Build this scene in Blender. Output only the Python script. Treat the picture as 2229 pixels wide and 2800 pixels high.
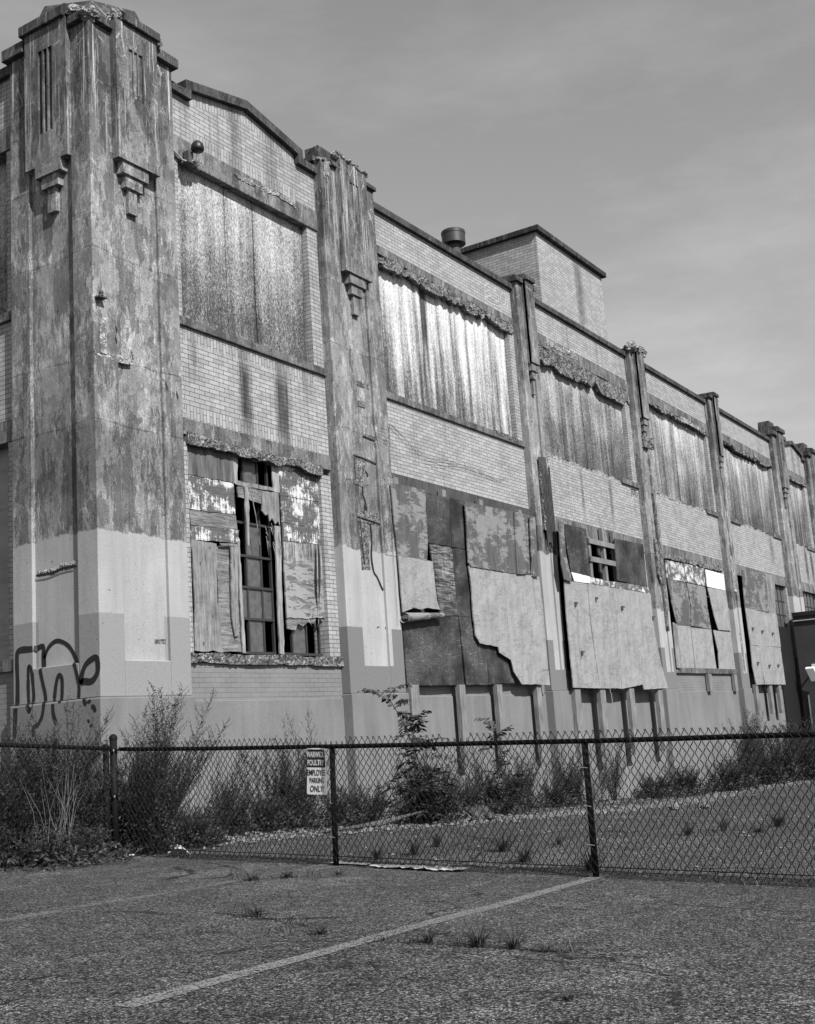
import bpy, math, random
from mathutils import Vector, Matrix, noise as mnoise
for o in list(bpy.data.objects): bpy.data.objects.remove(o)
C = bpy.context.scene.collection
R = math.radians
rnd = random.Random(7)

# ------------------------------------------------------------------ camera
def camera_axes(yaw, pitch, roll):
    f = Vector((math.sin(yaw)*math.cos(pitch), math.cos(yaw)*math.cos(pitch), math.sin(pitch)))
    r = Vector((math.cos(yaw), -math.sin(yaw), 0))
    d = -(r.cross(f))
    c, s = math.cos(roll), math.sin(roll)
    return c*r + s*d, -s*r + c*d, f
cr, cd, cf = camera_axes(R(57.8058), R(10.6662), R(3.9453))
cam = bpy.data.cameras.new('camera'); co = bpy.data.objects.new('camera', cam); C.objects.link(co)
co.matrix_world = Matrix(((cr.x, -cd.x, -cf.x, 0), (cr.y, -cd.y, -cf.y, 0), (cr.z, -cd.z, -cf.z, 0), (0, 0, 0, 1)))
cam.sensor_fit = 'HORIZONTAL'; cam.sensor_width = 36; cam.lens = 36*3237.78/2229
cam.clip_start = 0.1; cam.clip_end = 3000
bpy.context.scene.camera = co

# ------------------------------------------------------------------ sky, sun, exposure
SUN_EL, SUN_AZ = 42.0, 20.0            # azimuth is measured from the facade normal towards the tower side
scn = bpy.context.scene
scn.view_settings.view_transform = 'Standard'; scn.view_settings.look = 'None'
scn.view_settings.gamma = 1; scn.view_settings.exposure = 0.55
w = bpy.data.worlds.new('World'); scn.world = w; w.use_nodes = True
nt = w.node_tree; nt.nodes.clear()
out = nt.nodes.new('ShaderNodeOutputWorld'); bg = nt.nodes.new('ShaderNodeBackground')
sky = nt.nodes.new('ShaderNodeTexSky'); sky.sky_type = 'NISHITA'; sky.sun_disc = False
sky.sun_elevation = R(SUN_EL); sky.sun_rotation = R(180+SUN_AZ); sky.dust_density = 0.6; sky.air_density = 1.0
bw = nt.nodes.new('ShaderNodeSeparateColor')      # blue sensitive plate: the blue record of the sky is the grey value
tc = nt.nodes.new('ShaderNodeTexCoord'); mp = nt.nodes.new('ShaderNodeMapping'); mp.inputs['Scale'].default_value = (1.0, 1.6, 5); mp.inputs['Rotation'].default_value = (.12, .2, 0)
nz = nt.nodes.new('ShaderNodeTexNoise'); nz.inputs['Scale'].default_value = 2.2; nz.inputs['Detail'].default_value = 7; nz.inputs['Roughness'].default_value = .62
mr = nt.nodes.new('ShaderNodeMapRange'); mr.inputs[1].default_value = .42; mr.inputs[2].default_value = .75; mr.inputs[3].default_value = 1.0; mr.inputs[4].default_value = 1.35
mu = nt.nodes.new('ShaderNodeMath'); mu.operation = 'MULTIPLY'
nt.links.new(tc.outputs['Generated'], mp.inputs[0]); nt.links.new(mp.outputs[0], nz.inputs['Vector']); nt.links.new(nz.outputs[0], mr.inputs[0])
nt.links.new(sky.outputs[0], bw.inputs[0]); nt.links.new(bw.outputs[2], mu.inputs[0]); nt.links.new(mr.outputs[0], mu.inputs[1])
nt.links.new(mu.outputs[0], bg.inputs[0]); bg.inputs[1].default_value = 0.071
nt.links.new(bg.outputs[0], out.inputs[0])
sl = bpy.data.lights.new('sun', 'SUN'); sl.energy = 5.0; sl.angle = R(.53); sl.color = (1, 1, 1)
so = bpy.data.objects.new('sun', sl); C.objects.link(so); so.location = (0, -20, 30)
sd = Vector((math.sin(R(SUN_AZ))*math.cos(R(SUN_EL)), math.cos(R(SUN_AZ))*math.cos(R(SUN_EL)), -math.sin(R(SUN_EL))))
so.rotation_euler = sd.to_track_quat('-Z', 'Y').to_euler()

# ------------------------------------------------------------------ node helpers (everything is a grey value)
class T:
    def __init__(s, name, rough=.85, spec=.3):
        s.m = bpy.data.materials.new(name); s.m.use_nodes = True; s.t = s.m.node_tree; s.n = s.t.nodes; s.n.clear()
        s.o = s.n.new('ShaderNodeOutputMaterial'); s.p = s.n.new('ShaderNodeBsdfPrincipled'); s.l = s.t.links.new
        s.l(s.p.outputs[0], s.o.inputs[0]); s.p.inputs['Roughness'].default_value = rough
        s.p.inputs['Specular IOR Level'].default_value = spec
        tc = s.n.new('ShaderNodeTexCoord'); s.pos = tc.outputs['Object']; s.uv = tc.outputs['UV']
        x = s.n.new('ShaderNodeSeparateXYZ'); s.l(s.pos, x.inputs[0]); s.x, s.y, s.z = x.outputs
        s.u = s.m2('ADD', s.x, s.y)
    def put(s, sock, v):
        if isinstance(v, (int, float)): sock.default_value = v
        else: s.l(v, sock)
    def m2(s, op, a, b=0.0, c=0.0, clamp=False):
        n = s.n.new('ShaderNodeMath'); n.operation = op; n.use_clamp = clamp
        s.put(n.inputs[0], a); s.put(n.inputs[1], b); s.put(n.inputs[2], c); return n.outputs[0]
    def add(s, a, b): return s.m2('ADD', a, b)
    def sub(s, a, b): return s.m2('SUBTRACT', a, b)
    def mul(s, a, b): return s.m2('MULTIPLY', a, b)
    def inv(s, a): return s.m2('SUBTRACT', 1.0, a)
    def vec(s, a, b, c):
        n = s.n.new('ShaderNodeCombineXYZ'); s.put(n.inputs[0], a); s.put(n.inputs[1], b); s.put(n.inputs[2], c); return n.outputs[0]
    def sv(s, a, b, c, seed=0.0):      # scaled object position
        return s.vec(s.add(s.mul(s.x, a), seed), s.add(s.mul(s.y, b), seed*1.7), s.add(s.mul(s.z, c), seed*.6))
    def noise(s, v, scale=1, detail=4, rough=.55, dist=0):
        n = s.n.new('ShaderNodeTexNoise'); s.l(v, n.inputs['Vector']); n.inputs['Scale'].default_value = scale
        n.inputs['Detail'].default_value = detail; n.inputs['Roughness'].default_value = rough; n.inputs['Distortion'].default_value = dist
        return n.outputs[0]
    def vor(s, v, scale, feat='F1', out=0):
        n = s.n.new('ShaderNodeTexVoronoi'); n.feature = feat; s.l(v, n.inputs['Vector']); n.inputs['Scale'].default_value = scale
        return n.outputs[out]
    def chan(s, c):
        n = s.n.new('ShaderNodeSeparateColor'); s.l(c, n.inputs[0]); return n.outputs[0]
    def mr(s, x, a, b, c=0.0, d=1.0, smooth=False):
        n = s.n.new('ShaderNodeMapRange'); n.clamp = True
        if smooth: n.interpolation_type = 'SMOOTHSTEP'
        for i, v in enumerate((x, a, b, c, d)): s.put(n.inputs[i], v)
        return n.outputs[0]
    def lerp(s, a, b, f):
        n = s.n.new('ShaderNodeMix'); n.data_type = 'FLOAT'; s.put(n.inputs[0], f); s.put(n.inputs[2], a); s.put(n.inputs[3], b); return n.outputs[0]
    def band(s, v, a, b, e=.01):       # soft box mask
        return s.mul(s.mr(v, a-e, a+e), s.mr(v, b-e, b+e, 1.0, 0.0))
    def bump(s, h, strength=.4, dist=.01):
        n = s.n.new('ShaderNodeBump'); n.inputs['Strength'].default_value = strength; n.inputs['Distance'].default_value = dist
        s.l(h, n.inputs['Height']); s.l(n.outputs[0], s.p.inputs['Normal'])
    def col(s, v, k=.42):
        if k != 1: v = s.m2('MULTIPLY', v, k)
        v = s.m2('MAXIMUM', v, .004) if not isinstance(v, (int, float)) else v
        cc = s.n.new('ShaderNodeCombineColor')
        for i in range(3): s.put(cc.inputs[i], v)
        s.l(cc.outputs[0], s.p.inputs['Base Color']); return s.m

def concrete(name, seed=0., lo=.27, hi=.66, paint_z=None, paint=.72, low=None, top=9.9, grime=.55, joints=(8.85, 7.56, 6.46, 5.03, 4.16), effl=1.0, patchy=.85):
    t = T(name, .9, .2)
    big = t.noise(t.sv(1, 1, .7, seed), .9, 5, .6)
    st = t.noise(t.vec(t.add(t.mul(t.u, 8), seed), seed, t.mul(t.z, .3)), 1, 5, .7)
    st2 = t.noise(t.vec(t.add(t.mul(t.u, 24), seed*3), seed, t.mul(t.z, .7)), 1, 4, .65)
    med = t.noise(t.sv(1, 1, .6, seed), 6, 5, .7)
    fine = t.noise(t.pos, 70, 3, .8)
    mot = t.noise(t.sv(1, 1, .55, seed+6), 3.2, 9, .78)
    c = t.lerp(lo, hi, t.mr(t.add(t.add(t.mul(st, .2), t.mul(med, .3)), t.mul(mot, .5)), .38, .62))
    c = t.mul(c, t.mr(big, .3, .7, .8, 1.2))
    # worn films and repairs with crisp edges, running down the wall
    L1 = t.mr(t.add(mot, t.mul(t.sub(big, .5), .3)), .515, .53)
    c = t.mul(c, t.lerp(1.0, 1.0-.5*patchy, L1))
    pn = t.add(t.noise(t.vec(t.mul(t.u, 3.2), seed, t.mul(t.z, .9)), 1, 8, .74), t.mul(t.sub(med, .5), .25))
    c = t.mul(c, t.lerp(1.0, 1.0-.5*patchy, t.mr(pn, .515, .53)))
    c = t.lerp(c, t.mul(c, 1.5), t.mul(t.band(pn, .505, .52, .006), .7*patchy))
    c = t.lerp(c, t.mul(c, 1.5), t.mul(t.mr(t.noise(t.sv(1, 1, .35, seed+11), 4.5, 8, .75), .545, .57), patchy))
    # hairline vertical streaks
    c = t.lerp(c, t.mul(c, 1.7), t.mul(t.band(st2, .535, .55, .005), t.mr(mot, .4, .55, .1, .8)))
    c = t.lerp(c, t.mul(c, .6), t.mul(t.mr(st2, .6, .68), t.mr(big, .4, .6)))
    if joints:
        for k, zj in enumerate(joints):
            d = t.m2('ABSOLUTE', t.sub(t.add(t.z, t.mul(t.sub(t.noise(t.vec(t.u, t.mul(t.u, .3), k*1.0+seed), 3, 4), .5), .09)), zj))
            c = t.mul(c, t.lerp(1.0, t.mr(d, .002, .013, .4, 1.0), t.mr(mot, .42, .55, .2, 1)))
            c = t.mul(c, t.lerp(1.0, 1.45, t.mul(t.band(t.sub(t.z, zj), .0, .09, .03), t.mr(med, .5, .62))))
        zn = t.add(t.z, t.mul(t.sub(med, .5), .25))
        c = t.mul(c, t.lerp(1.0, .7, t.band(zn, 3.3, 4.16, .1)))
        c = t.mul(c, t.lerp(1.0, 1.18, t.band(zn, 5.03, 7.3, .3)))
    g = t.mr(t.add(t.z, t.mul(t.sub(mot, .5), 4)), top-2.4, top-.6, 0, 1, True)
    c = t.mul(c, t.lerp(1.0, grime, g))
    e = t.mul(t.mr(t.add(t.mul(st2, .7), t.mul(t.noise(t.vec(t.mul(t.u, 9), seed+9, t.mul(t.z, .5)), 1, 5, .7), .3)), .555, .60), t.mr(t.add(t.z, t.mul(t.sub(mot, .5), 5)), top-2.4, top-.9))
    cr_ = t.mul(t.mr(t.vor(t.sv(1, 1, .6, seed), 3.4, 'DISTANCE_TO_EDGE'), .0, .03, 1, 0), t.mul(t.mr(t.z, top-1.6, top-.5), t.mr(med, .5, .6)))
    e = t.m2('MAXIMUM', e, cr_)
    c = t.lerp(c, .95, t.mul(e, .8*effl))
    if paint_z is not None:
        pz = t.add(paint_z, t.mul(t.sub(t.noise(t.vec(t.mul(t.u, 1.6), seed, 0.0), 1.3, 4, .6), .5), .35))
        f = t.mr(t.sub(t.z, t.add(pz, t.mul(t.sub(med, .5), .12))), -.012, .012, 1, 0)
        pc = t.mul(paint, t.mr(big, .3, .7, .9, 1.1)); pc = t.mul(pc, t.mr(t.noise(t.vec(t.mul(t.u, 2.2), seed+2, t.mul(t.z, 1.1)), 1, 2, .4), .4, .6, .94, 1.05)); pc = t.mul(pc, t.mr(t.noise(t.vec(t.mul(t.u, 7), seed+3, t.mul(t.z, .4)), 1, 4, .6), .35, .7, 1.04, .9))
        if low:                         # a second, darker coat rolled on below
            zl, lowc, xa, xb, zc = low
            inpanel = t.mul(t.band(t.u, xa, xb, .005), t.mr(t.z, zc-.004, zc+.004))
            f2 = t.mul(t.mr(t.sub(t.z, t.add(zl, t.mul(t.sub(big, .5), .05))), -.006, .006, 1, 0), t.inv(inpanel))
            pc = t.lerp(pc, lowc, f2)
        pc = t.mul(pc, t.mr(fine, .3, .7, .93, 1.05))
        chip = t.mr(t.noise(t.sv(1, 1, 1, seed+4), 9, 5, .6), .73, .75)
        pc = t.lerp(pc, .22, chip)
        c = t.lerp(c, pc, f)
    c = t.mul(c, t.mr(fine, .32, .68, .5, 1.5) if paint_z is None else t.lerp(t.mr(fine, .32, .68, .5, 1.5), t.mr(fine, .3, .7, .86, 1.12), f))
    pit = t.mul(t.mr(t.vor(t.pos, 15, 'F1'), .06, .1, .3, 1), t.mr(t.vor(t.pos, 5, 'F1'), .035, .05, .25, 1))
    c = t.mul(c, pit)
    t.bump(t.add(t.mul(fine, .5), t.mul(med, 1.2)), .35, .012)
    return t.col(c)

def rubble(name, seed=0., lo=.07, hi=.42):
    t = T(name, 1.0, .03)
    v = t.chan(t.vor(t.pos, 42, 'F1', 1)); n = t.noise(t.sv(1, 1, 1, seed), 7, 5, .7); f = t.noise(t.pos, 60, 3)
    c = t.lerp(lo, hi, t.mul(t.mr(v, .1, 1), t.mr(n, .35, .62)))
    t.bump(t.add(t.vor(t.pos, 42), f), .5, .012)
    return t.col(t.mul(c, t.mr(f, .3, .7, .7, 1.25)))

def brick(name, c1=.76, c2=.60, mortar=.085, stains=(), dirt=.38, wash=0., seed=0.):
    t = T(name, .6, .35)
    b = t.n.new('ShaderNodeTexBrick'); t.l(t.uv, b.inputs['Vector'])
    b.inputs['Color1'].default_value = (1, 1, 1, 1); b.inputs['Color2'].default_value = (0, 0, 0, 1); b.inputs['Mortar'].default_value = (.5, .5, .5, 1)
    b.inputs['Scale'].default_value = 1; b.inputs['Mortar Size'].default_value = .0048; b.inputs['Mortar Smooth'].default_value = .3
    b.inputs['Brick Width'].default_value = .2116; b.inputs['Row Height'].default_value = .06772; b.offset = .5
    cv = t.chan(b.outputs[0]); fac = b.outputs[1]
    big = t.noise(t.sv(1, 1, 1, seed), 1.3, 5, .6); st = t.noise(t.vec(t.mul(t.u, 11), seed, t.mul(t.z, .8)), 1, 5, .65)
    fine = t.noise(t.pos, 60, 2)
    c = t.lerp(c2, c1, t.mr(cv, .25, .75)); c = t.mul(c, t.mr(big, .3, .7, .9, 1.08))
    c = t.lerp(c, t.mul(c, 1-dirt), t.mr(st, .5, .72))
    if wash: c = t.lerp(c, .68, t.mul(t.mr(t.add(big, t.mul(st, .5)), .78, .95), wash))
    c = t.mul(c, t.mr(fine, .3, .7, .94, 1.05))
    c = t.lerp(c, t.mul(mortar, t.mr(big, .3, .7, .7, 1.7)), fac)
    for (x, wd, zt, zb, k) in stains:
        dx = t.m2('ABSOLUTE', t.sub(t.add(t.x, t.mul(t.sub(t.noise(t.vec(t.mul(t.u, 22), seed, t.mul(t.z, 1.6)), 1, 4, .6), .5), .3)), x))
        f = t.mul(t.mr(dx, wd*.2, wd, 1, 0, True), t.mul(t.mr(t.z, zt-.25, zt-.02, 1, .35), t.mr(t.z, zb, zb+.5)))
        c = t.mul(c, t.lerp(1.0, 1-k, t.m2('POWER', t.mul(f, t.mr(st, .3, .55, .6, 1)), .7)))
    t.bump(t.inv(fac), .5, .006)
    return t.col(c)

def osb(name, seed=0., streak=.3, bright=.0, darkx=None):
    t = T(name, .85, .25)
    f1 = t.noise(t.vec(t.mul(t.u, 40), seed, t.mul(t.z, 20)), 1, 6, .76, .9)
    f2 = t.noise(t.vec(t.mul(t.u, 95), seed+3, t.mul(t.z, 60)), 1, 3, .7)
    st = t.noise(t.vec(t.add(t.mul(t.u, 2.6), seed), seed, t.mul(t.z, .12)), 1, 4, .6)
    st2 = t.noise(t.vec(t.add(t.mul(t.u, 7), seed), seed, t.mul(t.z, .35)), 1, 4, .6)
    big = t.noise(t.sv(1, 1, 1, seed), 1.1, 3)
    v = t.add(t.mul(f1, .7), t.mul(f2, .42)); v = t.sub(v, .06)
    v = t.add(v, t.mul(t.sub(st, .5), streak*.9)); v = t.add(v, t.mul(t.sub(st2, .5), streak*.75)); v = t.add(v, t.mul(t.sub(big, .5), .2))
    v = t.add(v, t.mr(t.z, 6.2, 8.3, bright-.05, bright+.07))
    c = t.lerp(.08, 1.45, t.m2('POWER', t.mr(v, .41, .68), 1.35))
    if darkx:
        x0, wd, zb = darkx; x0 += 11.115
        xx = t.add(t.u, t.mul(t.sub(st2, .5), .15))
        c = t.mul(c, t.lerp(1.0, .18, t.mul(t.mr(t.m2('ABSOLUTE', t.sub(xx, x0)), wd*.5, wd, 1, 0, True), t.mr(t.z, zb-.3, zb+.3))))
    t.bump(f1, .35, .006)
    return t.col(c)

def plywood(name, kind, seed=0.):
    t = T(name, .75, .3)
    fine = t.noise(t.pos, 70, 2); big = t.noise(t.sv(1, 1, 1, seed), 1.6, 5, .6)
    gx = t.noise(t.vec(t.mul(t.x, 3.5), seed, t.mul(t.z, 38)), 1, 5, .65, .4)      # horizontal grain
    gz = t.noise(t.vec(t.mul(t.x, 34), seed, t.mul(t.z, 2.2)), 1, 5, .65, .4)      # vertical grain
    crk = t.noise(t.vec(t.mul(t.x, 2.2), seed+7, t.mul(t.z, 16)), 1, 5, .7, .8)
    if kind == 'paint':
        c = t.mul(.56, t.mr(big, .3, .7, .92, 1.08)); cm = t.mul(t.band(crk, .492, .5, .004), t.mr(t.noise(t.sv(1, 1, 1, seed+2), 2.6, 3), .5, .56))
        c = t.lerp(c, .12, t.mul(cm, .85)); c = t.mul(c, t.mr(gz, .3, .7, .93, 1.05)); c = t.mul(c, t.mr(t.noise(t.vec(t.mul(t.x, 6), seed+3, t.mul(t.z, .7)), 1, 5, .6), .45, .75, 1.03, .78)); c = t.lerp(c, .3, t.mul(t.mr(t.noise(t.vec(t.mul(t.x, 3), seed+5, t.mul(t.z, 9)), 1, 8, .78), .63, .66), .8))
        t.bump(t.add(t.noise(t.sv(1, 1, 1, seed+9), 2.6, 4), t.mul(cm, -.06)), .8, .08)
    elif kind == 'flaky':
        fl = t.noise(t.vec(t.mul(t.x, 3.2), seed, t.mul(t.z, 11)), 1, 6, .75, .6); f = t.mr(t.add(fl, t.mr(t.z, 1.8, 3.2, .0, .03)), .535, .55)
        c = t.lerp(t.mul(.56, t.mr(big, .3, .7, .9, 1.08)), t.lerp(.16, .4, t.mr(gx, .35, .65)), f); c = t.mul(c, t.lerp(1.0, .35, t.band(fl, .528, .54, .004)))
        c = t.lerp(c, t.lerp(.15, .75, t.mr(gz, .4, .6)), t.mr(t.add(t.z, t.mul(t.sub(gz, .5), .5)), 2.72, 2.8))
        t.bump(t.mul(f, -1.0), .7, .01)
    elif kind == 'grime':
        f = t.mr(t.add(t.add(t.mul(big, .8), .1), t.mul(t.sub(t.noise(t.vec(t.mul(t.x, 3.4), seed+7, t.mul(t.z, 11)), 1, 8, .76, .8), .5), .75)), .49, .54)
        c = t.lerp(t.lerp(.1, .25, t.mr(gz, .3, .7)), t.mul(.43, t.mr(gz, .3, .7, .8, 1.1)), f)
        t.bump(t.add(big, t.mul(f, .2)), .4, .02)
    elif kind == 'peel':
        f = t.mr(t.add(t.add(t.noise(t.vec(t.mul(t.x, 2.6), seed, t.mul(t.z, 3.6)), 1, 9, .74), t.mul(t.sub(gz, .5), .34)), t.mul(t.sub(t.noise(t.vec(t.mul(t.x, 70), seed, t.mul(t.z, 9)), 1, 3, .6), .5), .22)), .5, .565)
        c = t.lerp(t.lerp(.1, .27, t.mr(gx, .3, .7)), t.mul(1.3, t.mr(t.add(t.mul(gz, .5), t.mul(fine, .5)), .3, .7, .7, 1.05)) if True else t.mul(1.45, t.mr(fine, .3, .7, .9, 1.02)), f)
        t.bump(t.add(t.mul(f, .6), gx), .35, .006)
    elif kind == 'raw':
        c = t.lerp(.16, .55, t.mr(t.add(t.mul(gx, .75), t.mul(fine, .25)), .38, .62)); c = t.mul(c, t.mr(big, .3, .7, .6, 1.25)); c = t.lerp(c, .03, t.band(crk, .495, .505, .004))
        t.bump(gx, .6, .01)
    elif kind == 'plank':
        c = t.lerp(.22, .62, t.mr(t.add(t.mul(gz, .7), t.mul(t.noise(t.sv(1, 1, 1, seed), 9, 5, .7), .3)), .36, .62)); c = t.mul(c, t.mr(big, .3, .7, .6, 1.25)); c = t.mul(c, t.mr(t.noise(t.vec(t.mul(t.x, 12), seed, t.mul(t.z, 1.4)), 1, 3, .6), .32, .36, .3, 1))
        k = t.mr(t.vor(t.vec(t.mul(t.x, 7), seed, t.mul(t.z, 3.4)), 1, 'F1'), .07, .14, .3, 1); c = t.mul(c, k)
        t.bump(gz, .6, .01)
    elif kind == 'stained':
        s2 = t.noise(t.vec(t.mul(t.x, 14), seed, t.mul(t.z, 1.1)), 1, 5, .65)
        c = t.lerp(.09, .34, t.mr(s2, .36, .66)); c = t.lerp(c, .5, t.mul(t.mr(s2, .62, .7), .6)); c = t.mul(c, t.mr(big, .3, .7, .7, 1.2))
        t.bump(gx, .3, .005)
    elif kind in ('whorl', 'dark'):
        # rotary cut face veneer: contour lines of a stretched field
        fld = t.noise(t.vec(t.add(t.mul(t.x, .9), seed), seed, t.mul(t.z, 2.6)), 1, 3, .45, .5)
        ph = t.m2('FRACT', t.mul(fld, 26 if kind == 'whorl' else 9))
        ln = t.mul(t.band(ph, .44, .58, .13), t.mr(gx, .38, .55))
        c = t.lerp(t.mul(.06, t.mr(big, .35, .65, .4, 2.2)), .6 if kind == 'whorl' else .3, t.mul(ln, t.mul(t.mr(big, .4, .58, .05, 1), t.mr(t.noise(t.vec(t.mul(t.x, 9), seed, t.mul(t.z, 30)), 1, 4, .7), .4, .62, .1, 1))))
        c = t.lerp(c, .42, t.mul(t.mr(gz, .58, .72), t.mr(big, .48, .58, .1, .9))); c = t.mul(c, t.mr(fine, .3, .7, .6, 1.35))
        t.bump(ln, .4, .004)
    elif kind == 'weathered':
        c = t.lerp(.05, .55, t.mr(t.add(t.mul(gx, .75), t.mul(gz, .25)), .43, .62)); c = t.mul(c, t.mr(big, .35, .65, .35, 1.25))
        t.bump(gx, .6, .008)
    elif kind == 'white':
        c = t.mul(1.5, t.mr(gz, .3, .6, .72, 1.02)); t.bump(gz, .2, .004)
    c = t.mul(c, t.mr(fine, .3, .7, .92, 1.07))
    # nail heads and small black spots
    c = t.mul(c, t.mr(t.vor(t.vec(t.mul(t.x, 3.3), seed, t.mul(t.z, 3.3)), 1, 'F1'), .018, .035, .2, 1))
    return t.col(c)

def wood(name, lo=.13, hi=.42):
    t = T(name, .85, .2)
    g = t.noise(t.vec(t.mul(t.u, 60), 0., t.mul(t.z, 2.5)), 1, 5, .65, .3); b = t.noise(t.pos, 2.5, 3)
    t.bump(g, .4, .004); return t.col(t.mul(t.lerp(lo, hi, t.mr(g, .34, .62)), t.mr(b, .3, .7, .75, 1.2)))

def plain(name, v, rough=.6, spec=.4, var=.15, metal=0.):
    t = T(name, rough, spec); t.p.inputs['Metallic'].default_value = metal
    n = t.noise(t.pos, 8, 5, .65); f = t.noise(t.pos, 90, 2)
    t.bump(f, .1, .003); return t.col(t.mul(v, t.mr(t.add(t.mul(n, .7), t.mul(f, .3)), .3, .7, 1-var, 1+var)), 1 if v < .1 else .8)

def leaf(name, v):
    t = T(name, .6, .35); n = t.noise(t.pos, 5, 3); f = t.noise(t.pos, 40, 1)
    return t.col(t.mul(v, t.mr(t.add(t.mul(n, .5), t.mul(f, .5)), .35, .65, .5, 1.7)), 1)

def asphalt():
    t = T('asphalt', .93, .12)
    v = t.chan(t.vor(t.pos, 150, 'F1', 1)); v2 = t.chan(t.vor(t.pos, 75, 'F1', 1)); n = t.noise(t.pos, 300, 2); b = t.noise(t.pos, .45, 5, .6); b2 = t.noise(t.pos, 4, 5, .7)
    vv = t.add(t.add(t.mul(v, .42), t.mul(v2, .33)), t.mul(n, .25))
    c = t.lerp(.014, .78, t.m2('POWER', t.mr(vv, .22, .86), 3.0))
    c = t.mul(c, t.mr(b, .3, .7, .8, 1.2)); c = t.mul(c, t.mr(b2, .3, .7, .72, 1.25)); st_ = t.noise(t.sv(1, 1, 1, 5.), .8, 6, .7); c = t.mul(c, t.lerp(1.0, .55, t.mr(st_, .62, .68))); c = t.mul(c, t.mr(t.vor(t.pos, 1.6, 'F1'), .05, .075, .4, 1)); dr = t.noise(t.sv(.6, 1.5, 1, 9.), 1.1, 6, .65); c = t.lerp(c, t.mul(c, 1.45), t.mr(dr, .52, .66))
    d = t.noise(t.pos, 1.3, 4)
    e = t.vor(t.vec(t.add(t.x, t.mul(d, .7)), t.add(t.y, t.mul(d, -.5)), 0.), .38, 'DISTANCE_TO_EDGE')
    c = t.mul(c, t.lerp(1.0, t.mr(e, .003, .012, .3, 1), t.mr(t.noise(t.pos, .9, 3), .5, .56)))
    t.bump(vv, .7, .008)
    return t.col(c)

def worn_paint(name, v, cover):
    t = T(name, .9, .15)
    n = t.chan(t.vor(t.pos, 120, 'F1', 1)); b = t.noise(t.pos, 5, 5, .7)
    f = t.mr(t.add(t.mul(n, .5), t.mul(b, .5)), cover-.12, cover+.12, 1, 0)
    tr = t.n.new('ShaderNodeBsdfTransparent'); mx = t.n.new('ShaderNodeMixShader')
    t.l(f, mx.inputs[0]); t.l(tr.outputs[0], mx.inputs[1]); t.l(t.p.outputs[0], mx.inputs[2]); t.l(mx.outputs[0], t.o.inputs[0])
    return t.col(v)

M = {}
M['tower'] = concrete('tower_concrete', 1.3, paint_z=2.75, low=(1.72, .5, 21.31, 22.08, 1.14))
M['cap'] = concrete('cap_concrete', 5.1, lo=.09, hi=.28, top=10.6, grime=.7, joints=None, effl=.5)
M['band'] = concrete('lintel_concrete', 8.4, lo=.2, hi=.46, top=11.2, grime=.75, joints=None, effl=.4)
M['sill'] = concrete('sill_concrete', 3.7, lo=.16, hi=.38, top=12, joints=None, effl=0)
M['coping'] = concrete('coping_concrete', 6.6, lo=.07, hi=.2, top=12, joints=None, effl=.2)
M['plinth'] = concrete('plinth_concrete', 2.2, top=14, joints=None, effl=0, paint_z=5, paint=.37)
M['broken'] = rubble('broken_concrete', 1.0, .10, .8); M['broken_pale'] = rubble('pale_broken_concrete', 4.0, .25, 1.2)
M['brick1'] = brick('pale_brick_stained', stains=((13.18, .19, 5.7, 4.4, .9), (14.06, .24, 5.7, 4.35, .85), (12.05, .12, 5.88, 5.0, .4), (14.7, .2, 5.88, 5.2, .35)), seed=1)
M['brick'] = brick('pale_brick', wash=.0, seed=2); M['brick2'] = brick('pale_brick_washed', wash=.6, dirt=.3, seed=5)
M['brick3'] = brick('pale_brick_drips', stains=((25.2, .12, 5.85, 4.6, .55), (26.9, .14, 5.85, 4.6, .5), (45.2, .25, 5.85, 4.5, .8), (46.0, .25, 5.85, 4.5, .8), (40.7, .3, 5.85, 4.8, .45)), seed=6)
M['brickp'] = brick('painted_brick', .40, .38, .22, dirt=.05, seed=7)
M['brickroof'] = brick('rooftop_brick', stains=((26.6, .3, 11.5, 9.6, .5),), dirt=.3, seed=9)
M['osb1'] = osb('chipboard_mottled', 2., .26, .0); M['osb2'] = osb('chipboard_streaked', 5., .62, .045, (18.7, .12, 7.2)); M['osb3'] = osb('chipboard_grey', 9., .3, -.02); M['osb4'] = osb('chipboard_striped', 13., .42, -.01)
for k in ('paint', 'grime', 'peel', 'raw', 'plank', 'stained', 'whorl', 'dark', 'weathered', 'white'): M['ply_'+k] = plywood('plywood_'+k, k, rnd.random()*9)
M['plank_raw'] = M['ply_plank']; M['white_board'] = M['ply_white']; M['stud'] = wood('stud_wood', .3, .75); M['ply_crack'] = plywood('plywood_cracked_paint', 'flaky', 4.4)
M['wood'] = wood('post_wood', .2, .5); M['darkwood'] = wood('dark_wood', .05, .2)
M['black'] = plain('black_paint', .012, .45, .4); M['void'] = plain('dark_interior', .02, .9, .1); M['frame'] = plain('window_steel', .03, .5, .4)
M['glass'] = plain('dusty_glass', .07, .3, .5, .5); M['roof'] = plain('roof_tar', .05, .9); M['annex'] = brick('dark_painted_block', .09, .085, .06, dirt=.1, seed=3)
M['galv'] = plain('galvanised_steel', .45, .45, .5, .15, .6); M['white'] = plain('white_enamel', .75, .4, .5, .05); M['rust'] = plain('rusty_steel', .06, .8, .3, .4)
M['fence'] = plain('black_vinyl', .005, .7, .15, .1); M['signw'] = plain('sign_white', .72, .45, .4, .04); M['signk'] = plain('sign_black', .012, .4, .4, .1)
M['asphalt'] = asphalt(); M['line'] = worn_paint('worn_parking_paint', .46, .52); M['line2'] = worn_paint('faint_parking_paint', .36, .42)
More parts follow.
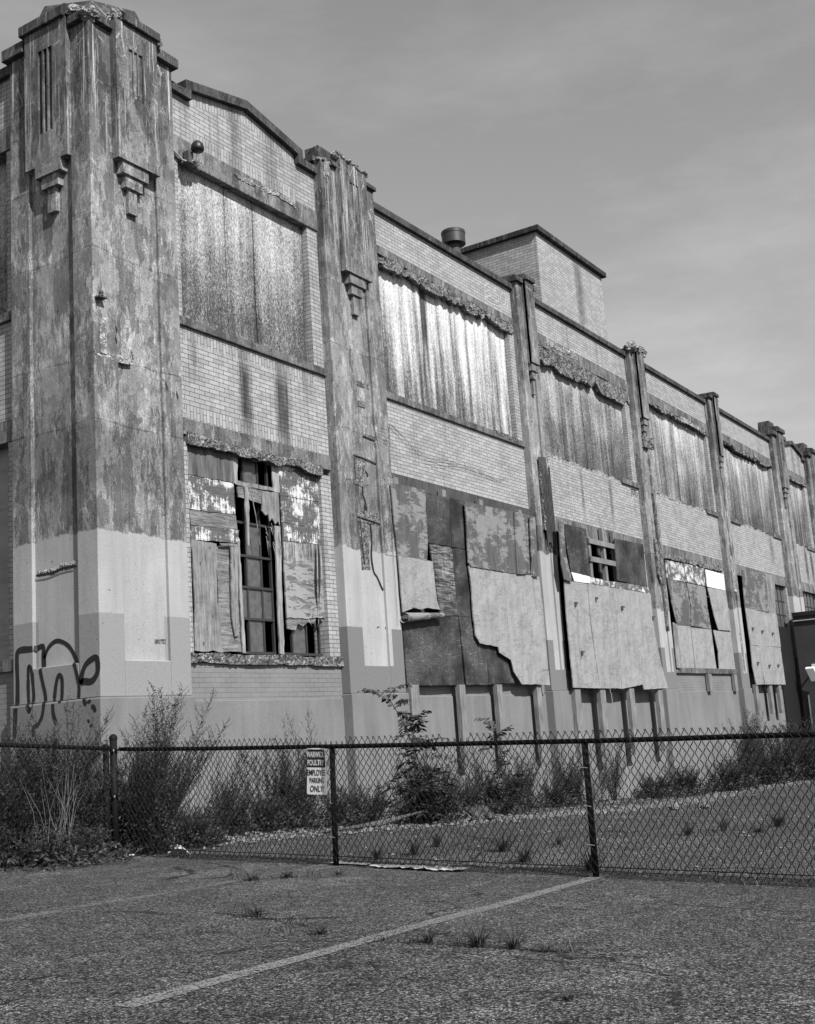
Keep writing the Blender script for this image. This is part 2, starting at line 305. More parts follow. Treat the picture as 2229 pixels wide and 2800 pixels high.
M['leafA'] = leaf('weed_leaf', .022); M['leafB'] = leaf('ailanthus_leaf', .024); M['stem'] = leaf('weed_stem', .03); M['dry'] = leaf('dry_stem', .11); M['grass'] = leaf('grass_blade', .035)
M['stone'] = rubble('rubble_stone', 2., .2, .62); M['rock'] = rubble('grey_rock', 6., .1, .3); M['plastic'] = plain('pale_plastic', .42, .5, .3, .3)
M['spray'] = plain('black_spray_paint', .01, .5, .3); M['chalk'] = plain('white_spray_paint', .5, .7, .2); M['cable'] = plain('black_cable', .02, .6)

# ------------------------------------------------------------------ mesh helpers
class MB:
    def __init__(s): s.v = []; s.f = []; s.uv = []
    def face(s, pts, uv=None):
        i = len(s.v); s.v += [tuple(p) for p in pts]; s.f.append(list(range(i, i+len(pts))))
        if uv is None:
            n = Vector((0, 0, 0)); P = [Vector(p) for p in pts]
            for k in range(len(P)): n += (P[k]-P[0]).cross(P[(k+1) % len(P)]-P[0])
            a = max(range(3), key=lambda q: abs(n[q]))
            uv = [(p[1], p[2]) if a == 0 else (p[0], p[2]) if a == 1 else (p[0], p[1]) for p in pts]
        s.uv += uv
    def box(s, x0, x1, y0, y1, z0, z1, swap=False, skip=''):
        F = {'f': [(x0, y0, z0), (x1, y0, z0), (x1, y0, z1), (x0, y0, z1)], 'b': [(x1, y1, z0), (x0, y1, z0), (x0, y1, z1), (x1, y1, z1)],
             'l': [(x0, y1, z0), (x0, y0, z0), (x0, y0, z1), (x0, y1, z1)], 'r': [(x1, y0, z0), (x1, y1, z0), (x1, y1, z1), (x1, y0, z1)],
             't': [(x0, y0, z1), (x1, y0, z1), (x1, y1, z1), (x0, y1, z1)], 'd': [(x0, y1, z0), (x1, y1, z0), (x1, y0, z0), (x0, y0, z0)]}
        for k, p in F.items():
            if k in skip: continue
            s.face(p, [(q[2], q[0]+q[1]) for q in p] if swap and k in 'fblr' else None)
    def prism(s, poly, y0, y1):         # polygon in (x,z), extruded in y; y may be callables
        fy = y0 if callable(y0) else (lambda x, z: y0)
        n = len(poly); A = [(x, fy(x, z), z) for x, z in poly]; B = [(x, fy(x, z)+(y1), z) for x, z in poly]
        ar = sum(poly[i][0]*poly[(i+1) % n][1]-poly[(i+1) % n][0]*poly[i][1] for i in range(n))
        if ar < 0: A.reverse(); B.reverse()
        s.face(A); s.face(B[::-1])
        for i in range(n):
            j = (i+1) % n; s.face([A[j], A[i], B[i], B[j]])
    def tube(s, pts, r, n=6, taper=None, cap=True):
        P = [Vector(p) for p in pts]; rings = []
        for i, p in enumerate(P):
            d = (P[min(i+1, len(P)-1)]-P[max(i-1, 0)]).normalized()
            a = d.cross(Vector((0, 0, 1)) if abs(d.z) < .9 else Vector((1, 0, 0))).normalized(); b = d.cross(a)
            rr = r if taper is None else r+(taper-r)*i/(len(P)-1)
            rings.append([p+a*math.cos(2*math.pi*k/n)*rr+b*math.sin(2*math.pi*k/n)*rr for k in range(n)])
        i0 = len(s.v)
        for g in rings: s.v += [tuple(p) for p in g]
        for i in range(len(P)-1):
            for k in range(n):
                q = [i0+i*n+k, i0+i*n+(k+1) % n, i0+(i+1)*n+(k+1) % n, i0+(i+1)*n+k]
                s.f.append(q); s.uv += [(0, 0)]*4
        if cap:
            s.f.append([i0+k for k in range(n)][::-1]); s.uv += [(0, 0)]*n
            s.f.append([i0+(len(P)-1)*n+k for k in range(n)]); s.uv += [(0, 0)]*n
    def lathe(s, prof, c, n=24):         # prof: (r, z)
        i0 = len(s.v)
        for r, z in prof:
            for k in range(n): s.v.append((c[0]+r*math.cos(2*math.pi*k/n), c[1]+r*math.sin(2*math.pi*k/n), c[2]+z))
        for i in range(len(prof)-1):
            for k in range(n):
                s.f.append([i0+i*n+k, i0+i*n+(k+1) % n, i0+(i+1)*n+(k+1) % n, i0+(i+1)*n+k]); s.uv += [(0, 0)]*4
    def build(s, name, mat, parent=None, smooth=False, bevel=0):
        me = bpy.data.meshes.new(name); me.from_pydata(s.v, [], s.f)
        ul = me.uv_layers.new(name='UVMap')
        for i, q in enumerate(s.uv): ul.data[i].uv = q
        me.materials.append(mat)
        if smooth: me.polygons.foreach_set('use_smooth', [True]*len(me.polygons))
        o = bpy.data.objects.new(name, me); C.objects.link(o)
        if parent is not None:
            o.parent = parent
            if parent.type == 'EMPTY': o.matrix_parent_inverse = Matrix.Translation(parent.location).inverted()
        if bevel:
            import bmesh
            bm = bmesh.new(); bm.from_mesh(me); bmesh.ops.remove_doubles(bm, verts=bm.verts, dist=1e-4)
            b = o.modifiers.new('edge', 'BEVEL'); b.width = bevel; b.segments = 2; b.limit_method = 'ANGLE'; b.angle_limit = R(40)
            bm.to_mesh(me); bm.free()
        return o
def thing(name, loc, label, cat, group=None):
    o = bpy.data.objects.new(name, None); C.objects.link(o); o.location = loc; o.empty_display_size = .2
    o['label'] = label; o['category'] = cat
    if group: o['group'] = group
    return o
def tag(o, label, cat, group=None):
    o['label'] = label; o['category'] = cat
    if group: o['group'] = group
    return o
def struct(o, kind='structure'): o['kind'] = kind; return o
def N3(x, y, z, s=1.): return mnoise.noise(Vector((x*s, y*s, z*s)))
def interp(x, xs, ys):
    if x <= xs[0]: return ys[0]
    for i in range(1, len(xs)):
        if x <= xs[i]: return ys[i-1]+(ys[i]-ys[i-1])*(x-xs[i-1])/(xs[i]-xs[i-1])
    return ys[-1]
def gz(x, y):
    return -1.219+.036*(min(max(y, -10), 12)-7.44)+interp(x, [-60, 0, 9.9, 13, 20, 28, 38, 50, 80], [.6, .396, 0, 0, -.36, -.74, -.99, -1.1, -1.1])
def rough_block(mb, x0, x1, z0, z1, y, depth, amp, seed, erode_bottom=0., erode_top=0., res=.026, band=None):
    """a face in the x-z plane, broken with noise; band=(lo,hi) limits the spalled part, given from the bottom"""
    nx = max(2, int((x1-x0)/res)); nz = max(2, int((z1-z0)/res)); g = []
    for i in range(nx+1):
        x = x0+(x1-x0)*i/nx
        eb = erode_bottom*max(0, .15+N3(x, seed, 0, 1.3)+.6*N3(x, seed, 5, 5)+.25*N3(x, seed, 8, 16)); et = erode_top*max(0, .3+N3(x, seed, 9, 1.7)+.5*N3(x, seed, 3, 7))
        a, b = z0+eb, z1-et; row = []
        for j in range(nz+1):
            z = a+(b-a)*j/nz; k = 1.
            mk = max(.12, min(1, .35+1.6*N3(x, seed*2, 1, .8))); d = amp*mk*(.4+.8*N3(x, z, seed, 8)+.6*N3(x, z, seed, 19)+.7*N3(x, z, seed, 43))
            edge = 1 if 0 < i < nx else .2
            row.append((x, y+max(-amp*.6, d)*edge, z))
        g.append(row)
    for i in range(nx):
        for j in range(nz):
            mb.face([g[i][j], g[i+1][j], g[i+1][j+1], g[i][j+1]])
        b0, b1 = g[i][0], g[i+1][0]; mb.face([(b0[0], y+depth, b0[2]+.02), (b1[0], y+depth, b1[2]+.02), b1, b0])
        b0, b1 = g[i][nz], g[i+1][nz]; mb.face([b0, b1, (b1[0], y+depth, b1[2]), (b0[0], y+depth, b0[2])])
    for side in (0, nx):
        for j in range(nz):
            p, q = g[side][j], g[side][j+1]; mb.face([p, q, (q[0], y+depth, q[2]), (p[0], y+depth, p[2])] if side else [q, p, (p[0], y+depth, p[2]), (q[0], y+depth, q[2])])
def rough_lump(mb, c, r, seed, n=10, flat=1.):
    m = n//2; ring = []
    for j in range(m+1):
        th = math.pi*j/m
        for i in range(n):
            ph = 2*math.pi*i/n; d = Vector((math.sin(th)*math.cos(ph), math.sin(th)*math.sin(ph), math.cos(th)))
            k = 1+.35*N3(d.x+seed, d.y, d.z, 1.6)+.2*N3(d.x, d.y+seed, d.z, 4)+.16*N3(d.x, d.y, d.z+seed, 10)+.1*N3(d.x+seed, d.y, d.z+seed, 22)
            ring.append((c[0]+d.x*r[0]*k, c[1]+d.y*r[1]*k, c[2]+d.z*r[2]*k*flat))
    i0 = len(mb.v); mb.v += ring
    for j in range(m):
        for i in range(n):
            mb.f.append([i0+j*n+i, i0+(j+1)*n+i, i0+(j+1)*n+(i+1) % n, i0+j*n+(i+1) % n]); mb.uv += [(0, 0)]*4
def ribbon(mb, pts, wd, fn):
    """flat stroke with round-ish ends along pts (2d); fn maps 2d -> 3d"""
    P = [Vector((p[0], p[1])) for p in pts]; Q = []
    for i in range(len(P)-1):                # Catmull-Rom smoothing
        p0, p1, p2, p3 = P[max(i-1, 0)], P[i], P[i+1], P[min(i+2, len(P)-1)]
        for k in range(5):
            u = k/5; Q.append(.5*((2*p1)+(p2-p0)*u+(2*p0-5*p1+4*p2-p3)*u*u+(3*p1-p0-3*p2+p3)*u**3))
    Q.append(P[-1]); L = []
    for i, p in enumerate(Q):
        d = (Q[min(i+1, len(Q)-1)]-Q[max(i-1, 0)]); d = d.normalized() if d.length > 0 else Vector((1, 0)); nn = Vector((-d.y, d.x))
        ww = wd*.5*(1+.2*N3(p.x, p.y, 0, 7)); ww *= .6 if i in (0, len(Q)-1) else 1
        L.append((p+nn*ww, p-nn*ww))
    for i in range(len(L)-1):
        q = [fn(L[i][0]), fn(L[i][1]), fn(L[i+1][1]), fn(L[i+1][0])]; mb.face(q, [(0, 0)]*4)

# ------------------------------------------------------------------ ground
xs = [-900, -300, -100, -40, -15, -6]+[i*.5 for i in range(0, 61)]+[32, 34, 36, 38, 41, 45, 50, 60, 90, 200, 600, 1500]
ys = [-1200, -300, -100, -40, -20, -10]+[i*.5-8 for i in range(0, 41)]+[14, 20, 40, 120, 400, 1500]
mb = MB(); nx, ny = len(xs), len(ys)
for x in xs:
    for y in ys:
        mb.v.append((x, y, gz(x, y)+(.012*N3(x, y, 0, .7) if 0 <= x <= 30 and -8 < y < 12 else 0)))
for i in range(nx-1):
    for j in range(ny-1):
        mb.f.append([i*ny+j, (i+1)*ny+j, (i+1)*ny+j+1, i*ny+j+1]); mb.uv += [(0, 0)]*4
struct(mb.build('ground', M['asphalt'], smooth=True))
def gz2(x, y):                     # height on the ground sheet itself (bilinear on the grid)
    import bisect
    i = bisect.bisect_right(xs, x)-1; j = bisect.bisect_right(ys, y)-1
    def h(a, b): return gz(xs[a], ys[b])+(.012*N3(xs[a], ys[b], 0, .7) if 0 <= xs[a] <= 30 and -8 < ys[b] < 12 else 0)
    u = (x-xs[i])/(xs[i+1]-xs[i]); v = (y-ys[j])/(ys[j+1]-ys[j])
    return (h(i, j)*(1-u)+h(i+1, j)*u)*(1-v)+(h(i, j+1)*(1-u)+h(i+1, j+1)*u)*v
def strip(name, pts, wd, mat, lift=.004, kind='structure'):
    mb = MB(); L = []
    for i in range(len(pts)-1):
        a, b = Vector(pts[i]), Vector(pts[i+1]); n = max(1, int((b-a).length/.12))
        for k in range(n+(i == len(pts)-2)):
            p = a.lerp(b, k/n); d = (b-a).normalized(); nn = Vector((-d.y, d.x)); L.append((p+nn*wd/2, p-nn*wd/2))
    for i in range(len(L)-1):
        mb.face([(q.x, q.y, gz2(q.x, q.y)+lift+.002) for q in (L[i][0], L[i][1], L[i+1][1], L[i+1][0])][::-1])
    o = mb.build(name, mat); struct(o, kind); return o
strip('parking_line', [(3.95, 4.15), (9.95, 4.50)], .12, M['line'])
strip('parking_line', [(5.0, 6.95), (7.0, 7.12), (10.1, 7.46)], .12, M['line2'])
def crack(pts, w0):
    q = []
    for i in range(len(pts)-1):
        a, b = Vector(pts[i]), Vector(pts[i+1]); n = max(2, int((b-a).length/.07))
        for k in range(n): p = a.lerp(b, k/n); q.append((p.x+.03*N3(p.x, p.y, 3, 6), p.y+.03*N3(p.x, p.y, 7, 6)))
    q.append(pts[-1]); strip('pavement_crack', q, w0, M['black'], .002)
crack([(5.75, 4.75), (6.0, 4.2), (6.1, 3.6), (6.15, 3.1), (6.2, 2.6)], .012)
crack([(5.85, 3.9), (5.9, 3.3), (5.86, 2.7), (5.75, 2.2), (5.8, 1.4)], .01)
crack([(6.6, 6.0), (6.5, 5.4), (6.3, 4.9)], .008); crack([(5.0, 3.1), (5.2, 2.5), (5.05, 2.0)], .008); crack([(8.4, 3.3), (8.35, 2.4)], .015)

# ------------------------------------------------------------------ warehouse
WH = thing('warehouse', (10.05, 10.83, -1.1), 'long derelict two storey brick and concrete warehouse with boarded windows and a corner tower', 'warehouse')
Y0 = 11.0
BAYS = {1: (11.55, 15.3, 11.87, 14.93), 2: (16.7, 22.4, 17.0, 22.07), 3: (23.05, 28.85, 23.4, 28.45), 4: (29.55, 35.2, 29.85, 34.92), 5: (35.8, 42.1, 36.15, 41.85), 6: (43.4, 46.8, 43.7, 46.35)}
def rough_strip_part(name, x0, x1, z0, z1, y, mat, seed, amp, eb, et=0., parent=WH, depth=.25):
    mb = MB(); rough_block(mb, x0, x1, z0, z1, y, depth, amp, seed, eb, et); return mb.build(name, mat, parent)
GC, GH = 13.42, 1.26                                  # gable centre and half width of bay one
for b, (xa, xb, oa, ob) in BAYS.items():
    gable = b in (1, 6)
    gc = GC if b == 1 else (xa+xb)/2
    # --- brickwork
    mb = MB(); YB = Y0+.3
    if gable:
        g0, g1 = gc-GH, gc+GH
        mb.box(xa, g0, Y0, YB, 8.78, 9.46); mb.box(g1, xb, Y0, YB, 8.78, 9.46)
        zf = 8.78+.2
        mb.box(g0, g1, Y0, YB, 8.78, zf, swap=True)
        e0, e1 = 9.42, 9.66                            # top of the running bond under the sloping soldier course
        mb.prism([(g0, zf), (g1, zf), (g1, e0), (gc, e1), (g0, e0)], Y0, .3)
        for (p, q, zp, zq) in ((g0, gc, e0, e1), (gc, g1, e1, e0)):
            A = [(p, Y0, zp), (q, Y0, zq), (q, Y0, zq+.21), (p, Y0, zp+.21)]
            mb.face(A, [(v[2]-(zp+(zq-zp)*(v[0]-p)/(q-p)), v[0]) for v in A])
            mb.face([(p, Y0, zp+.21), (q, Y0, zq+.21), (q, YB, zq+.21), (p, YB, zp+.21)])
            mb.face([(q, YB, zq), (p, YB, zp), (p, YB, zp+.21), (q, YB, zq+.21)])
        mb.box(xa, oa, Y0, YB, 4.53, 5.88); mb.box(ob, xb, Y0, YB, 4.53, 5.88)
        mb.box(oa, ob, Y0, YB, 4.53, 4.735, swap=True); mb.box(oa, ob, Y0, YB, 4.735, 5.675); mb.box(oa, ob, Y0, YB, 5.675, 5.88, swap=True)
    else:
        mb.box(xa, xb, Y0, YB, 8.78, 9.46); mb.box(xa, xb, Y0, YB, 4.53, 5.88)
    for za, zb in ((6.01, 8.43), (1.27, 4.2)):
        mb.box(xa, oa, Y0, YB, za, zb); mb.box(ob, xb, Y0, YB, za, zb)
    mb.build('brick_wall', M['brick1' if b == 1 else 'brick2' if b == 2 else 'brick3'], WH)
    mb = MB(); mb.box(xa, xb, Y0+.002, YB, .64, 1.15); mb.build('painted_brick_wall', M['brickp'], WH)
    mb = MB(); mb.box(xa, xb, Y0-.02, YB, -3.0, .64); mb.build('plinth', M['plinth'], WH, bevel=.01)
    # --- coping
    mb = MB()
    if gable:
        prof = [(xa, 9.46), (g0-.02, 9.46), (g0-.02, 9.62), (gc, 9.875), (g1+.02, 9.62), (g1+.02, 9.46), (xb, 9.46), (xb, 9.58), (g1+.14, 9.58), (g1+.14, 9.74), (gc, 10.02), (g0-.14, 9.74), (g0-.14, 9.58), (xa, 9.58)]
        for k in range(6):
            a, bq, c, d = prof[k], prof[k+1], prof[13-k-1], prof[13-k]
            mb.prism([a, bq, c, d], Y0-.09, .5)
    else: mb.box(xa, xb, Y0-.08, Y0+.42, 9.46, 9.58)
    mb.build('coping', M['coping'], WH)
    # --- lintels: sound concrete with a broken bottom edge
    er = {1: .0, 2: .25, 3: .3, 4: .2, 5: .25, 6: .1}[b]
    top_lo = {1: 8.43, 2: 8.43, 3: 8.3, 4: 8.43, 5: 8.43, 6: 8.43}[b]
    lt = MB()
    if b == 1:
        lt.box(xa, xb, Y0-.03, Y0+.1, 8.43, 8.779); o = lt.build('lintel', M['band'], WH, bevel=.015)
        rough_strip_part('broken_edge', 13.1, 14.6, 8.62, 8.76, Y0-.045, M['broken_pale'], 3, .03, .1, .09, o, .03)
        rough_strip_part('broken_edge', 11.95, 12.35, 8.40, 8.6, Y0-.05, M['broken'], 5, .04, .1, .1, o, .06)
    else:
        split = top_lo+(.2 if b in (2, 3) else .11)
        lt.box(xa, xb, Y0-.025, Y0+.1, split, 8.779); o = lt.build('lintel', M['band'], WH)
        rough_strip_part('broken_edge', xa+.05, xb-.12, top_lo-(.25 if b == 3 else .03), split+.03, Y0-.04, M['broken'], b*3.1, .04, er*.8, .1, o, .2)
        if b == 2: rough_strip_part('broken_edge', 17.3, 20.6, 8.5, 8.7, Y0-.028, M['broken'], 77, .02, .12, .14, o, .02)
        if b == 3: rough_strip_part('broken_edge', 23.9, 25.6, 8.55, 8.79, Y0-.04, M['broken_pale'], 71, .03, .1, .06, o, .03)
        if b == 4: rough_strip_part('broken_edge', 32.6, 34.2, 8.42, 8.6, Y0-.06, M['broken_pale'], 72, .03, .05, .08, o, .03)
    lo = MB(); lo.box(xa, xb, Y0-.02, Y0+.1, 4.3 if b in (1, 4) else 4.2, 4.529); o = lo.build('lintel', M['darkwood'] if b == 2 else M['band'], WH)
    if b in (1, 4): rough_strip_part('broken_edge', oa-.02, ob+.02, 4.16, 4.34, Y0-.045, M['broken'], b*7.7, .035, .1, .05, o, .2)
    # --- sills
    sm = MB()
    if b in (3, 4, 5, 6):
        sm.box(ob-.8, xb, Y0-.05, Y0+.25, 5.88, 6.01)
        if b == 5: sm.box(xa, xa+1.6, Y0-.05, Y0+.25, 5.88, 6.01)
        o = sm.build('sill', M['sill'], WH)
        rough_strip_part('broken_edge', xa, ob-.8, 5.86, 6.0, Y0+.02, M['broken_pale'], b*1.9, .07, .05, .12, o, .2)
    else:
        sm.box(xa, xb, Y0-.05, Y0+.25, 5.881, 6.009); o = sm.build('sill', M['sill'], WH, bevel=.012)
        if b == 2: rough_strip_part('broken_edge', 21.0, 21.9, 5.93, 6.03, Y0-.06, M['broken'], 33, .04, .05, .05, o, .05)
    if b in (1,):
        rough_strip_part('sill', xa, 15.25, 1.13, 1.285, Y0-.06, M['broken'], 12.5, .045, .03, .03)
    elif b in (4, 6):
        s2 = MB(); s2.box(xa, xb, Y0-.07, Y0+.25, 1.12, 1.27); s2.build('sill', M['sill'], WH, bevel=.012)
    # --- boarded upper window
    wd = MB(); wd.box(oa, ob, Y0+.22, Y0+.24, 6.0, 8.5); wo = wd.build('boarded_window', M['darkwood'], WH)
    seams = {1: [12.985, 13.66], 2: [18.62, 19.75, 21.02], 3: [24.65, 25.9, 27.15], 4: [31.1, 32.35, 33.6], 5: [37.4, 38.9, 40.35], 6: [44.6, 45.5]}[b]
    ed = [oa+.005]+seams+[ob-.005]; rr = random.Random(b)
    mk = {1: 'osb1', 2: 'osb2', 3: 'osb3', 4: 'osb4', 5: 'osb3', 6: 'osb3'}[b]
    for k in range(len(ed)-1):
        p, q = ed[k], ed[k+1]; pm = MB(); gp = .013 if b != 2 else .006; yy = Y0+.115+rr.uniform(-.004, .004); cut = 0 if b != 5 else rr.uniform(0, .25)
        nxx, nzz = 10, 12; G = []
        for i in range(nxx+1):
            x = p+gp+(q-p-2*gp)*i/nxx
            G.append([(x, yy-.012*abs(N3(x, z_, b, .8))-.015*N3(x, z_, b*5, .45), z_) for z_ in [6.015+(8.6-cut-6.015)*j/nzz for j in range(nzz+1)]])
        for i in range(nxx):
            for j in range(nzz): pm.face([G[i][j], G[i+1][j], G[i+1][j+1], G[i][j+1]])
            pm.face([(G[i][0][0], yy+.02, G[i][0][2]), (G[i+1][0][0], yy+.02, G[i+1][0][2]), G[i+1][0], G[i][0]])
        for j in range(nzz):
            pm.face([G[0][j+1], G[0][j], (G[0][j][0], yy+.02, G[0][j][2]), (G[0][j+1][0], yy+.02, G[0][j+1][2])])
            pm.face([G[-1][j], G[-1][j+1], (G[-1][j+1][0], yy+.02, G[-1][j+1][2]), (G[-1][j][0], yy+.02, G[-1][j][2])])
        pm.build('chipboard_panel', M[mk], wo)

# ------------------------------------------------------------------ pilasters and the corner tower
YF, XL = 10.83, 10.05
class Face:                          # boxes given along the face (a), outwards (d) and up (z)
    k = 1.
    def __init__(s, mb, side): s.mb = mb; s.side = side
    def box(s, a0, a1, d0, d1, z0, z1):
        d0 *= s.k; d1 *= s.k
        if s.side == 'F': s.mb.box(a0, a1, YF-d1, YF-d0, z0, z1)
        else: s.mb.box(XL-d1, XL-d0, a0, a1, z0, z1)
    def wedge(s, a0, a1, d0, d1, z0, z1, back=.0):      # cap stone with a weathered (sloping) top
        P = [(d0, z0), (d1, z0), (d1, z1-.05), (d1-.05, z1), (d0, z1+back)]
        for a, rev in ((a0, False), (a1, True)):
            q = [s.pt(a, d, z) for d, z in P]; s.mb.face(q if not rev else q[::-1])
        for i in range(5):
            j = (i+1) % 5; s.mb.face([s.pt(a0, *P[i]), s.pt(a1, *P[i]), s.pt(a1, *P[j]), s.pt(a0, *P[j])])
    def pt(s, a, d, z): return (a, YF-d, z) if s.side == 'F' else (XL-d, a, z)
def fin(mb, side, a0, a1, z0, z1, slots, q=.05):
    f = Face(mb, side)
    if side == 'L': f.k = .67
    f.box(a0, a1, -.1, q, z0, z1)
    if slots:
        s0, s1, sa, sb = slots
        f.box(a0, s0, q, .12, z0, z1); f.box(s1, a1, q, .12, z0, z1); f.box(s0, s1, q, .12, z0, sa); f.box(s0, s1, q, .12, sb, z1)
        wd = (s1-s0)/3
        for k in range(1, 3): f.box(s0+wd*k-.012, s0+wd*k+.012, q, .118, sa, sb)
    else: f.box(a0, a1, .05, .12, z0, z1)
def corbel(mb, side, ac, wide, ztop):
    f = Face(mb, side)
    f.box(ac-.245*wide, ac+.245*wide, -.05, .085, ztop-.17, ztop-.001); f.box(ac-.16*wide, ac+.16*wide, -.05, .05, ztop-.34, ztop-.171); f.box(ac-.08*wide, ac+.08*wide, -.05, .015, ztop-.68, ztop-.341)
# tower
mb = MB()
mb.box(10.10, 11.6, 10.88, 12.38, .6, 9.83)
mb.box(XL, 10.46, YF, 11.2, .7, 9.68); mb.box(11.26, 11.63, YF, 11.3, .7, 9.69); mb.box(XL, 10.45, 12.03, 12.41, .7, 9.64)
mb.box(10.46, 11.26, YF+.002, 10.98, .7, 1.15); mb.box(XL+.002, 10.2, 11.2, 12.03, .7, 1.14)
TW = mb.build('corner_tower', M['tower'], WH, bevel=.012)
mb = MB(); fin(mb, 'F', 10.435, 11.21, 7.81, 9.85, (10.67, 10.93, 8.78, 9.5), .095); mb.build('fluted_panel', M['tower'], TW)
mb = MB(); fin(mb, 'L', 11.18, 12.0, 7.82, 9.83, (11.45, 11.73, 8.27, 9.5)); mb.build('fluted_panel', M['tower'], TW)
mb = MB(); corbel(mb, 'F', 10.78, .98, 7.81); mb.build('stepped_corbel', M['tower'], TW)
mb = MB(); corbel(mb, 'L', 11.56, 1.0, 7.82); mb.build('stepped_corbel', M['tower'], TW)
mb = MB(); F = Face(mb, 'F'); L = Face(mb, 'L')
F.wedge(10.55, 11.24, -.25, .18, 9.852, 10.02, .1); L.wedge(11.19, 12.07, -.25, .13, 9.832, 10.03, .14)
F.wedge(10.15, 10.432, -.3, .08, 9.681, 9.84, .06); L.wedge(10.92, 11.145, -.3, .08, 9.681, 9.84, .06)
F.wedge(11.215, 11.70, -.3, .08, 9.691, 9.88, .03); L.wedge(12.05, 12.49, -.3, .08, 9.641, 9.86, .03)
tp = [(10.36, 11.08, 10.23), (11.06, 10.95, 10.37), (11.35, 11.6, 10.4), (10.9, 12.1, 10.4), (10.19, 11.84, 10.37)]
bt = [(10.2, 10.93, 9.83), (11.22, 10.84, 9.95), (11.55, 11.6, 9.85), (10.9, 12.35, 9.85), (10.06, 12.02, 9.9)]
mb.face(tp)
for i in range(5): j = (i+1) % 5; mb.face([bt[i], bt[j], tp[j], tp[i]])
mb.build('cap_stone', M['cap'], TW, bevel=.012)
mb = MB()
for c, r, sd in (((10.11, 10.87, 9.78), (.14, .14, .1), 3), ((10.03, 10.98, 9.76), (.05, .09, .07), 9), ((10.49, 10.79, 9.92), (.09, .1, .1), 5), ((10.04, 11.10, 9.90), (.08, .09, .09), 7), ((11.25, 10.7, 9.87), (.05, .05, .07), 8)):
    rough_lump(mb, c, r, sd, 44)
mb.build('broken_edge', M['broken_pale'], TW)
mb = MB(); mb.box(XL-.03, 11.66, YF-.03, 12.45, -2.2, .699); mb.build('plinth', M['plinth'], TW, bevel=.02)
mb = MB(); rough_block(mb, 10.145, 10.26, 5.03, 5.54, YF-.012, .05, .035, 4, .02, .05, .02); rough_block(mb, 10.06, 10.7, 4.98, 5.08, YF-.006, .05, .02, 14, .04, .05, .02); mb.build('broken_edge', M['broken_pale'], TW)
mb = MB(); rough_block(mb, 10.5, 10.75, 4.46, 4.66, YF-.004+.055, .05, .02, 24, .07, .07, .02); rough_block(mb, 11.02, 11.22, 1.36, 1.43, YF+.046, .05, .012, 34, .02, .03, .015); mb.build('broken_edge', M['broken'], TW)
mb = MB()
for x, z in ((10.42, 5.3), (10.7, 5.13), (11.32, 4.87), (11.52, 4.78), (10.43, 5.45)): mb.tube([(x, YF+.01, z+.05), (x-.01, YF-.015, z), (x+.015, YF-.012, z-.06)], .01, 5)
mb.box(10.07, 10.2, YF-.10, YF, 5.745, 5.765); mb.lathe([(.0, 0), (.03, 0), (.032, .02), (.02, .028), (.032, .036), (.03, .06), (.02, .07), (.0, .075)], (10.11, YF-.08, 5.765), 14)
mb.build('iron_hook', M['rust'], TW)
mb = MB(); ry = random.Random(5)
for q in range(16): rough_lump(mb, (10.105, 11.28+.045*q, 2.35+.02*N3(q*.5, 0, 0)+(.03 if q < 7 else 0)), (.022, .035, .022+(.02 if q < 7 else .008)), 200+q, 14)
mb.build('broken_edge', M['broken_pale'], TW)
mb = MB(); ribbon(mb, [(11.27, 2.35), (11.5, 2.345), (11.75, 2.31), (12.0, 2.315)], .03, lambda p: (10.078, p.x, p.y)); mb.build('crack', M['void'], TW)
mb = MB(); ribbon(mb, [(11.70, 5.78), (11.66, 5.62), (11.72, 5.3), (11.70, 5.0), (11.73, 4.7), (11.74, 4.55)], .045, lambda p: (p.x, 10.993, p.y)); mb.build('crack', M['void'], WH)
# black spray paint on the left face of the tower
GRAF = [[(11.88, 1.13), (11.89, 1.3), (11.9, 1.41), (12.04, 1.39), (12.29, 1.39), (12.33, 1.28), (12.32, 0.96), (12.33, 0.59), (12.35, 0.29)], [(11.88, 1.25), (11.8, 1.38), (11.67, 1.45), (11.54, 1.43), (11.41, 1.35), (11.31, 1.21), (11.25, 1.05), (11.2, 0.87), (11.21, 0.71)], [(11.64, 0.73), (11.61, 0.9), (11.56, 1.02), (11.5, 0.97), (11.5, 0.79), (11.52, 0.68)], [(11.64, 0.73), (11.63, 0.56), (11.57, 0.42)], [(11.9, 1.13), (11.85, 0.95), (11.8, 0.77), (11.82, 0.58), (11.89, 0.46), (12.0, 0.4), (11.99, 0.3)], [(12.12, 1.02), (12.11, 1.17), (12.06, 1.13), (12.03, 0.94), (12.02, 0.77), (12.07, 0.61), (12.11, 0.72), (12.12, 0.9), (12.12, 1.03)], [(11.17, 0.88), (11.14, 1.01), (11.06, 1.12), (10.91, 1.18), (10.87, 1.12), (10.88, 0.99), (10.98, 0.9), (11.12, 0.91), (11.17, 0.88)], [(11.09, 0.71), (11.07, 0.65), (11.04, 0.63)], [(11.0, 0.68), (10.99, 0.64)], [(10.96, 0.59), (10.92, 0.59), (10.89, 0.53)], [(11.02, 0.42), (11.0, 0.44)], [(10.97, 0.39), (10.96, 0.36)]]
def gx_(p):
    y, z = p.x, p.y
    return (XL-.034 if z < .70 else XL+.046 if (z > 1.14 and 11.2 < y < 12.03) else XL-.004, y, z)
mb = MB()
for k, g in enumerate(GRAF): ribbon(mb, g, .075 if k in (0, 6) else .055, gx_)
mb.build('graffiti', M['spray'], TW)
